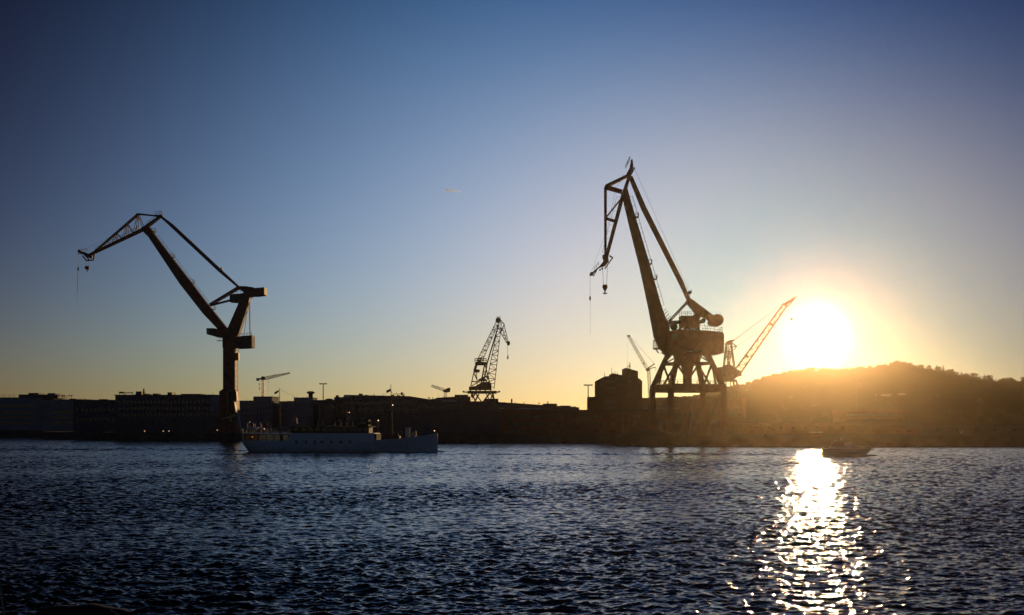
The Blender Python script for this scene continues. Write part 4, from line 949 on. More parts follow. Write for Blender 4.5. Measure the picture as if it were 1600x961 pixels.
# ================================================================ QUAY FURNITURE
def light_mast(px, py, Y, label):
    p = P(px, py, Y); t = thing('light_mast', label, 'light mast', (p.x, Y, GZ), 'tall floodlight masts'); h = p.z-GZ
    mb = MB(); mb.rod((0,0,0),(0,0,h),0.32,0.16,8); mb.build('pole', M['steel'], t)
    mb = MB(); mb.beam((-1.4,0,h),(1.4,0,h),0.25)
    for x in (-1.3,-0.5,0.5,1.3): mb.box(x-0.35,x+0.35,-0.4,0.4,h-0.15,h+0.3)
    mb.build('lamp_head', M['steel'], t)
light_mast(505, 600, 520, 'tall thin floodlight mast behind the steamer funnel')
light_mast(919, 602, 460, 'tall thin floodlight mast just left of the brick tower')
light_mast(1338, 583, 700, 'tall thin floodlight mast on the hill foot right of the sun')
def quay_lamp(px, py, Y, label):
    p = P(px, py, Y); t = thing('quay_lamp', label, 'lamp', (p.x, Y, GZ), 'small lamps along the left quay'); h = p.z-GZ
    mb = MB(); mb.rod((0,0,0),(0,0,max(0.6,h-0.2)),0.08,0.06,6); mb.build('post', M['steel'], t)
    mb = MB(); mb.ball((0,0,max(0.8,h)),0.22); mb.build('lamp_globe', M['lampglow'], t)
quay_lamp(226, 674, 436, 'leftmost glowing quay lamp below the long dark office')
quay_lamp(255, 675, 434, 'second glowing quay lamp from the left, close to its right neighbour')
quay_lamp(264, 675, 434, 'third glowing quay lamp from the left, close to its left neighbour')
quay_lamp(339.5, 672, 428, 'glowing quay lamp just left of the column crane base')
def marquee(px0, px1, py, Y, label):
    a = P(px0, py, Y); b_ = P(px1, py, Y); wd = b_.x-a.x; h = a.z-GZ
    t = thing('marquee', label, 'marquee', ((a.x+b_.x)/2, Y, GZ), 'pale marquees under the portal crane')
    mb = MB(); mb.add([(-wd/2,-2.5,h-0.9),(wd/2,-2.5,h-0.9),(wd/2,2.5,h-0.9),(-wd/2,2.5,h-0.9),(-wd/2+0.4,0,h),(wd/2-0.4,0,h)],[(0,1,5,4),(2,3,4,5),(1,2,5),(3,0,4)]); cv = mb.build('canopy', M['tent'], t); so = cv.modifiers.new('th','SOLIDIFY'); so.thickness = 0.02
    for x in (-wd/2+0.4,wd/2-0.4):
        for y in (-2.3,2.3): mb = MB(); mb.rod((x,y,0),(x,y,h-0.9),0.08); mb.build('post', M['crane_white'], t)
marquee(1042, 1064, 657, 392, 'pale marquee behind the portal crane, left of the white flagpole')
marquee(1084, 1102, 657, 392, 'pale marquee behind the portal crane, right of the white flagpole')
marquee(1112, 1120, 657, 396, 'small pale marquee behind the right legs of the portal crane')
marquee(1029, 1035, 657, 396, 'narrow pale marquee behind the left legs of the portal crane')
p = P(1077, 658, 380); t = thing('flagpole', 'tapered white flagpole standing inside the portal crane legs', 'flagpole', (p.x, 380, GZ))
mb = MB(); mb.rod((0,0,0),(0,0,P(0,637,380).z-GZ),0.42,0.08,8); mb.build('pole', M['crane_white'], t)
mb = MB(); mb.ball((0,0,P(0,637,380).z-GZ+0.1),0.14); mb.build('finial', M['crane_white'], t)
def skip(px0, px1, py0, py1, Y, label):
    a = P(px0, py0, Y); b_ = P(px1, py1, Y); wd = b_.x-a.x; h = max(1.0, a.z-GZ)
    t = thing('skip_container', label, 'container', ((a.x+b_.x)/2, Y, GZ), 'yellow containers on the pier')
    mb = MB(); mb.prism([(-wd/2*0.85,0.05),(wd/2*0.85,0.05),(wd/2,h),(-wd/2,h)],-1,1); mb.build('body', M['crane_yellow'], t)
    mb = MB()
    for y in (-1.02,1.02): mb.beam((-wd/2,y,h-0.06),(wd/2,y,h-0.06),0.12)
    mb.beam((-wd/2,-1,h-0.06),(-wd/2,1,h-0.06),0.12); mb.beam((wd/2,-1,h-0.06),(wd/2,1,h-0.06),0.12)
    for x in (-wd*0.25,0,wd*0.25): mb.beam((x*0.9,-1.03,0.1),(x,-1.03,h),0.08)
    mb.build('rim', M['crane_yellow'], t)
skip(1053.5, 1064, 675.5, 681, 338, 'yellow container on the pier between the left crane legs')
skip(1088.5, 1099, 675, 681, 338, 'left one of two yellow containers side by side on the pier')
skip(1101.5, 1110.5, 675.5, 682, 338, 'right one of two yellow containers side by side on the pier')
def bollard(px, label):
    p = P(px, 690, 332); t = thing('mooring_bollard', label, 'bollard', (p.x, 334.9, GZ), 'mooring bollards on the pier')
    mb = MB(); mb.lathe([(0.35,0),(0.3,0.1),(0.22,0.5),(0.34,0.62),(0.34,0.75),(0.1,0.82)],(0,0,0),12); mb.build('post', M['black'], t, smooth=True); return t
for px, lab in ((985,'mooring bollard at the left end of the pier'),(1030,'mooring bollard on the pier below the left crane legs'),(1125,'mooring bollard on the pier below the right crane legs'),(1200,'mooring bollard on the pier right of the crane')): bollard(px, lab)
# scrap heap / dark shed on the pier's left corner
t = thing('tarpaulin_heap', 'low dark tarpaulin-covered heap on the left corner of the pier', 'heap', (P(1010,0,345).x, 345, GZ))
mb = MB()
pts = [(-6,0),(-5.2,0.9),(-3.6,1.3),(-2.4,1.2),(-0.8,1.9),(0.6,2.2),(1.8,1.7),(3.4,1.9),(4.8,1.2),(6,0)]
mb.prism(pts,-1.5,1.5); o = mb.build('cover', M['cover'], t)

# ================================================================ PEOPLE
def person(loc, rz, label, top, legs, sit=False, lean=0.0, group=None):
    t = thing('person', label, 'person', loc, group, rz)
    if sit: V = [(0,0,0.5),(0,0.02,0.78),(0,0.03,1.0),(0,0.03,1.1),(0,0.05,1.22),  (0.09,0,0.48),(0.11,0.42,0.5),(0.11,0.45,0.05),(0.11,0.58,0.03), (-0.09,0,0.48),(-0.11,0.42,0.5),(-0.11,0.45,0.05),(-0.11,0.58,0.03), (0.19,0.02,0.98),(0.23,0.12,0.74),(0.17,0.36,0.78), (-0.19,0.02,0.98),(-0.23,0.12,0.74),(-0.17,0.36,0.78)]
    else:   V = [(0,0,0.95),(0,0.0,1.2),(0,lean,1.42),(0,lean,1.5),(0,lean+0.02,1.63),  (0.09,0,0.9),(0.11,0.02,0.5),(0.12,-0.02,0.08),(0.13,0.12,0.03), (-0.09,0,0.9),(-0.1,0.05,0.5),(-0.11,0.0,0.08),(-0.12,0.14,0.03), (0.19,lean,1.4),(0.26,lean+0.02,1.12),(0.2,lean+0.2,0.98), (-0.19,lean,1.4),(-0.26,lean+0.02,1.12),(-0.22,lean+0.12,0.9)]
    Eg = [(0,1),(1,2),(2,3),(3,4),(0,5),(5,6),(6,7),(7,8),(0,9),(9,10),(10,11),(11,12),(2,13),(13,14),(14,15),(2,16),(16,17),(17,18)]
    Rd = [0.15,0.15,0.14,0.065,0.1, 0.1,0.075,0.05,0.045,0.1,0.075,0.05,0.045,0.075,0.05,0.04,0.075,0.05,0.04]
    def skin(name, vi, m, grow, sub=2):
        idx = {v:i for i,v in enumerate(vi)}; me = bpy.data.meshes.new(name)
        me.from_pydata([V[i] for i in vi], [(idx[a],idx[b]) for a,b in Eg if a in idx and b in idx], [])
        o = bpy.data.objects.new(name, me); C.objects.link(o)
        md = o.modifiers.new('s','SKIN'); 
        for i, sv in enumerate(me.skin_vertices[0].data): r = Rd[vi[i]]*grow; sv.radius = (r, r*0.85 if vi[i] in (0,1,2) else r); sv.use_root = (i == 0)
        ms = o.modifiers.new('d','SUBSURF'); ms.levels = ms.render_levels = sub
        dg = bpy.context.evaluated_depsgraph_get(); me2 = bpy.data.meshes.new_from_object(o.evaluated_get(dg)); o.modifiers.clear(); o.data = me2
        me2.materials.clear(); me2.materials.append(m); me2.polygons.foreach_set('use_smooth',[True]*len(me2.polygons)); o.parent = t; return o
    skin('body', list(range(19)), M['skin'], 1.0)
    skin('jacket', [0,1,2,13,14,16,17], top, 1.18); skin('trousers', [0,5,6,7,9,10,11], legs, 1.15)
    hd = V[4]; mb = MB(); mb.ball((hd[0],hd[1]-0.025,hd[2]+0.045),0.118,0.95,1.0,0.9); mb.build('hair', M['hair'], t, smooth=True)
    return t

# ================================================================ STEAMER
def steamer():
    Y = 272.0; k = Y/F; cx = 530
    t = thing('passenger_steamer', 'white passenger steamer with two masts and strings of lights, heading right', 'ship', ((cx-800)*k, Y, 0.0), rz=R(-4))
    X = lambda px: (px-cx)*k
    Zp = lambda py: H+(HZ-py)*k
    # hull loft
    st = []
    nS = 44; xs = X(377); xb = X(685)
    for i in range(nS+1):
        u = i/nS; x = xs+(xb-xs)*u
        fb = max(0, (u-0.52)/0.48); hb = 3.5*(1-fb**2.1)
        if u < 0.12: hb *= math.sqrt(max(0.0, 1-((0.12-u)/0.125)**2))**0.8
        hb = max(hb, 0.07)
        px = cx+x/k
        py = 690.5 if px < 457 else (689.8 if px < 586 else 0)
        if px >= 586: v = (px-586)/99; py = 687.2-10.4*v**1.6
        st.append((x, hb, Zp(py), u))
    mb = MB(); prof = [(1.0,1.0),(0.995,0.72),(0.97,0.45),(0.9,0.2),(0.78,0.0),(0.5,-0.18),(0.02,-0.3)]
    vs = []; np_ = len(prof)
    for x, hb, zs, u in st:
        fine = max(0, (u-0.55)/0.45)
        for w_, hh in prof:
            ww = w_ if hh > 0.9 else w_*(1-0.45*fine*(1-hh)); z = zs*hh if hh >= 0 else 3*hh
            xx = x
            if u < 0.12 and hh < 0.9: xx = x + (1-hh)*1.6*(0.12-u)/0.12      # rounded counter stern
            vs.append((xx, -hb*ww, z))
        for w_, hh in reversed(prof):
            ww = w_ if hh > 0.9 else w_*(1-0.45*fine*(1-hh)); z = zs*hh if hh >= 0 else 3*hh
            xx = x
            if u < 0.12 and hh < 0.9: xx = x + (1-hh)*1.6*(0.12-u)/0.12
            vs.append((xx, hb*ww, z))
    q = 2*np_; fs = []
    for i in range(nS):
        for j in range(q-1): fs.append((i*q+j, i*q+j+1, (i+1)*q+j+1, (i+1)*q+j))
    fs.append(tuple(range(q))); fs.append(tuple(range(nS*q, nS*q+q)))
    mb.add(vs, fs); hull = mb.build('hull', M['white'], t, smooth=True)
    mb = MB()
    for i in range(nS):
        (x0,h0,z0,_),(x1,h1,z1,_) = st[i], st[i+1]; px = cx+x0/k
        drop = 0.0 if px < 586 else 0.75
        mb.add([(x0,-h0*0.97,z0-drop-0.05),(x1,-h1*0.97,z1-drop-0.05),(x1,h1*0.97,z1-drop-0.05),(x0,h0*0.97,z0-drop-0.05)],[(0,1,2,3)])
    mb.build('main_deck', M['wood'], t)
    def hbx(x):
        for a, b_ in zip(st[:-1], st[1:]):
            if a[0] <= x <= b_[0]: f_ = (x-a[0])/(b_[0]-a[0]); return a[1]+(b_[1]-a[1])*f_
        return 0.1
    def strip(name, pxs, z0, z1, inset, m, th=0.08, parent=t, proud=0.0):
        xs_ = [X(p) for p in pxs]
        for s_ in (-1,1):
            mb = MB()
            for a, b_ in zip(xs_[:-1], xs_[1:]):
                ya = (hbx(a)-inset)*s_; yb = (hbx(b_)-inset)*s_; ia = ya-th*s_; ib = yb-th*s_
                za0, zb0, za1, zb1 = z0(a), z0(b_), z1(a), z1(b_)
                mb.add([(a,ya,za0),(b_,yb,zb0),(b_,yb,zb1),(a,ya,za1),(a,ia,za0),(b_,ib,zb0),(b_,ib,zb1),(a,ia,za1)],[(0,1,2,3),(7,6,5,4),(0,4,5,1),(3,2,6,7),(0,3,7,4),(1,5,6,2)])
            o_ = mb.build(name, m, parent)
        return o_
    zm = Zp(689.9); zu = Zp(678.2)
    cons = lambda v: (lambda x: v)
    side = strip('deckhouse_side', list(range(457,590,7))+[590], cons(zm-0.1), cons(zu), 0.012, M['white'])
    # forward break of the superstructure
    mb = MB(); xa = X(590); hw = hbx(xa)-0.1; mb.box(xa-0.12,xa-0.01,-hw,hw,zm-0.8,zu); mb.build('front_bulkhead', M['black'], t)
    mb = MB(); mb.prism([(X(588),Zp(688)),(X(592.5),Zp(688)),(X(592.5),Zp(677.2)),(X(588),Zp(677.2))],-hbx(xa)*0.9,hbx(xa)*0.9); mb.build('companionway', M['black'], t)
    for px in (468,483,497,508,523,538,552):
        for s_ in (-1,1):
            x = X(px); y = s_*(hbx(x)-0.012); mb = MB(); mb.box(x-0.28,x+0.28,y-0.03,y+0.03,Zp(692.3),Zp(687.8)); mb.build('window', M['pane'], side)
    for px in (404,417,431,440,450,608,622,630,640):
        x = X(px); i_ = 0.9 if px < 460 else 0.88; zz_ = 0.95 if px < 460 else 1.25
        mb = MB()
        for s_ in (-1,1): mb.rod((x,s_*(hbx(x)*i_-0.3),zz_),(x,s_*(hbx(x)*0.985+0.02),zz_),0.13,0.13,8)
        mb.build('porthole', M['pane'], hull)
    # aft saloon, glazed between posts under the upper deck
    pxs = [381,384,388]+list(range(394,458,7))+[457]
    gl = strip('saloon_glazing', pxs, cons(zm+0.25), cons(zu-0.1), 0.35, M['sunglow_glass'], 0.03)
    strip('saloon_sill', pxs, cons(zm-0.15), cons(zm+0.28), 0.3, M['white'])
    for px in list(range(384,458,12)):
        for s_ in (-1,1):
            x = X(px); y = s_*(hbx(x)-0.3); mb = MB(); mb.box(x-0.07,x+0.07,y-0.07,y+0.07,zm+0.2,zu); mb.build('saloon_post', M['wood'], t)
    mb = MB(); x = X(444); mb.box(x-0.35,x+0.35,-hbx(x)+0.24,-hbx(x)+0.31,zm+0.1,zu-0.1); mb.build('saloon_door', M['wood'], t)
    mb = MB()
    for px in (392,402,412,422,432,442,452): mb.box(X(px)-0.5,X(px)+0.5,-0.45,0.45,zm-0.02,zm+0.75); 
    mb.build('saloon_tables', M['wood'], t)
    mb = MB(); mb.ball((X(396.5),-hbx(X(396.5))+0.75,zm+1.05),0.16); mb.build('saloon_lamp', M['deckglow'], t)
    # upper deck slab
    mb = MB(); pl = [378.5,380,384,390,400,420,457,500,540,575,590]
    for a, b_ in zip(pl[:-1], pl[1:]):
        xa_, xb_ = X(a), X(b_); ha, hb_ = hbx(xa_)+0.06, hbx(xb_)+0.06
        mb.add([(xa_,-ha,zu),(xb_,-hb_,zu),(xb_,hb_,zu),(xa_,ha,zu),(xa_,-ha,zu+0.22),(xb_,-hb_,zu+0.22),(xb_,hb_,zu+0.22),(xa_,ha,zu+0.22)],[(3,2,1,0),(4,5,6,7),(0,1,5,4),(2,3,7,6),(1,2,6,5),(3,0,4,7)])
    mb.build('upper_deck', M['white'], t); zd = zu+0.22
    mb = MB(); rp = [(X(a), -hbx(X(a)), zd) for a in (379,384,390,400,420,456)]; mb.rail(rp,1.05,0.025,1.2); rp = [(x,-y,z) for x,y,z in rp]; mb.rail(rp,1.05,0.025,1.2); mb.build('deck_railing', M['crane_white'], t)
    # upper saloon with awning roof
    zs_ = Zp(667)
    mb = MB(); mb.box(X(458),X(580),-2.3,2.3,zd,zs_); up = mb.build('upper_saloon', M['wood'], t)
    for a in range(462,578,11):
        for s_ in (-1,1): mb = MB(); mb.box(X(a),X(a+8),s_*2.3-0.03,s_*2.3+0.03,zd+0.5,zs_-0.15); mb.build('window', M['blind_glint'] if a in (517,528,550,561) else M['pane'], up)
    mb = MB(); mb.box(X(456),X(584),-3.0,3.0,zs_+0.003,zs_+0.14); mb.build('awning_roof', M['black'], up)
    mb = MB(); mb.rail([(X(500),-2.9,zs_+0.14),(X(584),-2.9,zs_+0.14)],0.95,0.025,1.3); mb.rail([(X(500),2.9,zs_+0.14),(X(584),2.9,zs_+0.14)],0.95,0.025,1.3); mb.build('bridge_railing', M['steel'], up)
    mb = MB(); mb.box(X(562),X(578),-1.5,1.5,zs_+0.15,Zp(656)); wh = mb.build('wheelhouse', M['black'], t)
    for y in (-1,0,1): mb = MB(); mb.box(X(578)-0.02,X(578)+0.04,y-0.38,y+0.38,Zp(663),Zp(658)); mb.build('window', M['pane'], wh)
    for s_ in (-1,1): mb = MB(); mb.box(X(564),X(576),s_*1.5-0.03,s_*1.5+0.03,Zp(663),Zp(658)); mb.build('window', M['pane'], wh)
    # funnel
    mb = MB(); mb.rod((X(494),0,zs_),(X(493.4),0,Zp(633)),0.62,0.6,20); fn = mb.build('funnel', M['black'], t, smooth=True)
    mb = MB(); mb.rod((X(498.6),-0.1,zs_),(X(498.4),-0.1,Zp(632)),0.1,0.1,8); mb.build('funnel_lit_edge', M['metal_roof'], fn)  # pale rod added to stand in for the funnel's sunlit edge
    # cowl ventilators: two aft, one on the foredeck
    def cowl(px, z0, py, r, dirx):
        mb = MB(); x = X(px); z1 = Zp(py); mb.rod((x,0.8,z0),(x,0.8,z1-r*1.2),r*0.62,r*0.62,14)
        pts = [(x,0.8,z1-r*1.2),(x+0.15*r*dirx,0.8,z1-r*0.6),(x+0.6*r*dirx,0.8,z1-r*0.15),(x+1.3*r*dirx,0.8,z1)]; rr = [0.62*r,0.75*r,0.95*r,1.1*r]
        for (a, b_), (ra, rb) in zip(zip(pts[:-1],pts[1:]), zip(rr[:-1],rr[1:])): mb.rod(a, b_, ra, rb, 14)
        cw = mb.build('cowl_ventilator', M['plaster'], t, smooth=True)
        mb = MB(); e = Vector(pts[-1]); mb.rod(e+Vector((0.004*dirx,0,0)), e+Vector((0.012*dirx,0,0)), 0.95*r, 0.95*r, 14); mb.build('mouth_shade', M['black'], cw)  # black disc paints the dark inside of the cowl
    cowl(455, zd, 657.5, 0.72, 1); cowl(645, zm-0.2, 677.5, 0.6, 1)
    mb = MB(); mb.lathe([(0.28,0),(0.28,2.0),(0.36,2.05),(0.36,2.2)],(X(636.3),-0.35,Zp(683)),12); mb.lathe([(0.28,0),(0.28,2.0),(0.36,2.05),(0.36,2.2)],(X(639.2),0.35,Zp(683)),12); mb.build('mooring_bitts', M['white'], t, smooth=True)
    mb = MB(); mb.box(X(609),X(626),-1.1,1.1,Zp(687.5),Zp(681)); mb.disc_y((X(614),0,Zp(680)),0.42,-1.0,-0.7,12); mb.disc_y((X(620),0,Zp(680)),0.42,0.7,1.0,12); mb.build('windlass', M['wood'], t)
    # lifeboats with covers
    for px0, px1, y in ((386,404,-1.7),(386,404,1.7)):
        mb = MB(); n_ = 10; vs = []
        for i in range(n_+1):
            u = i/n_; x = X(px0)+(X(px1)-X(px0))*u; r = 0.75*math.sin(math.pi*min(max(u,0.04),0.96))**0.6
            for a in np.linspace(0, 2*math.pi, 12, endpoint=False): vs.append((x, y+r*math.cos(a), zd+1.0+r*0.75*math.sin(a)*(0.75 if math.sin(a) > 0 else 1)))
        fs = [(i*12+j, i*12+(j+1)%12, (i+1)*12+(j+1)%12, (i+1)*12+j) for i in range(n_) for j in range(12)]; fs += [tuple(range(12)), tuple(range(n_*12, n_*12+12))]
        mb.add(vs, fs); lb = mb.build('lifeboat', M['offwhite'], t, smooth=True)
        mb = MB()
        for px in (389,401): mb.path([(X(px),y*0.7,zd),(X(px),y*1.35,zd+0.9),(X(px),y*1.45,zd+2.0),(X(px),y,zd+2.3)],0.06)
        mb.build('davit', M['crane_white'], lb)
    # masts
    mb = MB(); mb.rod((X(614),0,zm-0.5),(X(611.4),0,Zp(601)),0.17,0.06,10); fm = mb.build('foremast', M['wood'], t, smooth=True)
    mb = MB(); mb.ball((X(614.8),-0.2,Zp(633)),0.13); mb.build('mast_lamp', M['deckglow'], fm)
    mb = MB(); mb.rod((X(436),0,zd),(X(435.3),0,Zp(606)),0.14,0.05,10); am = mb.build('aft_mast', M['wood'], t, smooth=True)
    def cloth(name, a, ex, ez, m, parent, amp=0.18):
        mb = MB(); vs = []; n_ = 10
        for i in range(n_+1):
            u = i/n_
            for j in range(5):
                v = j/4; vs.append((a[0]+ex[0]*u+ez[0]*v, a[1]+amp*math.sin(u*7+v*2)*u, a[2]+ex[1]*u+ez[1]*v-0.1*math.sin(u*3.1)))
        mb.add(vs, [(i*5+j, i*5+j+1, (i+1)*5+j+1, (i+1)*5+j) for i in range(n_) for j in range(4)]); o = mb.build(name, m, parent, smooth=True)
        so = o.modifiers.new('th','SOLIDIFY'); so.thickness = 0.012
        return o
    cloth('flag', (X(610.8),0,Zp(607)), (-0.95,-0.42), (0.05,-0.55), M['flag_dark'], fm)
    cloth('flag_fold', (X(611.2),0,Zp(608)), (0.3,-0.55), (0.12,-0.3), M['cloth_red'], fm, 0.08)
    cloth('flag', (X(433.8),0,Zp(608.6)), (-1.0,-0.55), (0.02,-0.5), M['flag_dark'], am)
    # signal pennants on their halyards
    mb = MB(); mb.rod((X(433.5),0.1,Zp(618)),(X(409),0.3,Zp(668)),0.012); mb.rod((X(611),0,Zp(620)),(X(585),0,Zp(668)),0.012); mb.build('halyard', M['rope'], t)
    for px, py, s_, m in ((423,631,0.5,'cloth_orange'),(418.5,650,0.55,'cloth_orange'),(417,659,0.75,'cloth_orange'),(425.5,627,0.35,'cloth_red'),(604,622,0.4,'cloth_red'),(598,643.5,0.28,'cloth_red'),(590,649,0.3,'cloth_red'),(412,641,0.25,'cloth_tan')):
        cloth('pennant', (X(px),0.2,Zp(py)), (-s_*0.7,-0.25), (0.15,-s_), M[m], t, 0.05)
    # strings of lights
    def bulbs(a, b_, sag, n_, r=0.05):
        mb = MB(); a = Vector(a); b_ = Vector(b_); pts = []
        for i in range(n_*2+1):
            u = i/(n_*2); q_ = a.lerp(b_, u); q_.z -= sag*4*u*(1-u); pts.append(q_)
        mb.path(pts, 0.014, 4); o = mb.build('light_string', M['rope'], t)
        mb = MB()
        for i in range(1, n_*2, 2): mb.ball(pts[i]+Vector((0,0,-0.06)), r, n=6, m=4)
        mb.build('bulbs', M['bulb'], o)
    bulbs((X(611.5),0,Zp(612)), (X(683.5),0,Zp(676)), 0.6, 26); bulbs((X(435.4),0,Zp(608)), (X(611.5),0,Zp(611)), 3.3, 50)
    mb = MB(); mb.rod((X(680.3),0,Zp(676)),(X(680.3),0,Zp(664)),0.05); bs = mb.build('jackstaff', M['wood'], t)
    mb = MB(); mb.ball((X(680),-0.1,Zp(673)),0.12); mb.build('bow_lamp', M['deckglow'], bs)
    for px, py, m in ((405.5,669,'deckglow'),(415,670,'deckglow'),(391.5,659.5,'lampglow'),(594,657,'deckglow'),(545.5,644.5,'ember'),(549,644.5,'deckglow'),(651,682.5,'deckglow')):
        zb_ = zd if px < 580 else Zp(688); x = X(px); yb_ = -hbx(x)*0.6
        if 520 < px < 580: zb_ = zs_+0.14
        mb = MB(); mb.rod((x,yb_,zb_),(x,yb_,Zp(py)-0.08),0.03); o = mb.build('lamp_stand', M['steel'], t)
        mb = MB(); mb.ball((x,yb_,Zp(py)),0.10 if px < 580 else 0.13); mb.build('lamp', M[m], o)
    mb = MB(); mb.rod((X(379),-0.4,zm+0.9),(X(377.6),-0.4,Zp(671.5)),0.05); mb.build('ensign_staff', M['crane_white'], t)
    mb = MB(); mb.beam((X(378.5),-1.4,Zp(679)),(X(380.5),-1.4,Zp(690)),0.08,0.22); mb.build('stern_ladder', M['crane_white'], t)
    # people on deck stand on the ship's decks but are things of their own
    mw = Matrix.Translation((((cx-800)*k), Y, 0)) @ Matrix.Rotation(R(-4), 4, 'Z')
    def onship(px, y, z): return mw @ Vector((X(px), y, z))
    for px, y, z, rz, lab, a, b_, ln in (
        (407,-2.2,zd,0.3,'person in white top by the rail near the covered lifeboat','cloth_white','cloth_navy',0.06),
        (412,-1.6,zd,-0.8,'person in red jacket on the open aft deck of the steamer','cloth_red','cloth_grey',0.0),
        (424,-2.0,zd,1.2,'person in navy jacket standing below the orange pennants','cloth_navy','cloth_tan',0.0),
        (441,-2.4,zd,-1.4,'person in grey jacket leaning on the rail near the aft mast','cloth_grey','cloth_navy',0.08),
        (448,-1.2,zd,0.4,'person in tan coat standing beside the big aft cowl ventilator','cloth_tan','cloth_grey',0.0),
        (520,-2.2,zs_+0.14,0.2,'person in red top on the upper deck right of the funnel','cloth_red','cloth_navy',0.0),
        (533,-1.7,zs_+0.14,-0.6,'person in white shirt on the upper deck before the wheelhouse','cloth_white','cloth_grey',0.0),
        (600,-1.0,Zp(688.6),-1.2,'person in dark jacket on the foredeck by the foremast','cloth_navy','cloth_grey',0.0)):
        person(onship(px, y, z), rz, lab, M[a], M[b_], False, ln, 'people aboard the steamer')
    # foam under the bow and at the stern
    def foam(name, lab, px, Yf, n_, sx, sy, r):
        rg = random.Random(int(px)); mb = MB(); p = P(px, 0, Yf)
        for _ in range(n_): mb.ball((rg.gauss(0,sx), rg.gauss(0,sy), rg.uniform(-0.05,0.12)), r*rg.uniform(0.4,1.2), 1.6, 1.2, 0.6, 7, 5)
        o = mb.build(name, M['foam'], None, (p.x, Yf, 0.05)); o['kind'] = 'stuff'; tag(o, lab, 'foam')
    foam('bow_foam', 'small white foam at the steamer bow', 688, 268.5, 40, 0.35, 0.5, 0.22)
    foam('stern_foam', 'thin foam trail behind the steamer stern', 362, 280, 70, 2.6, 1.6, 0.16)
steamer()

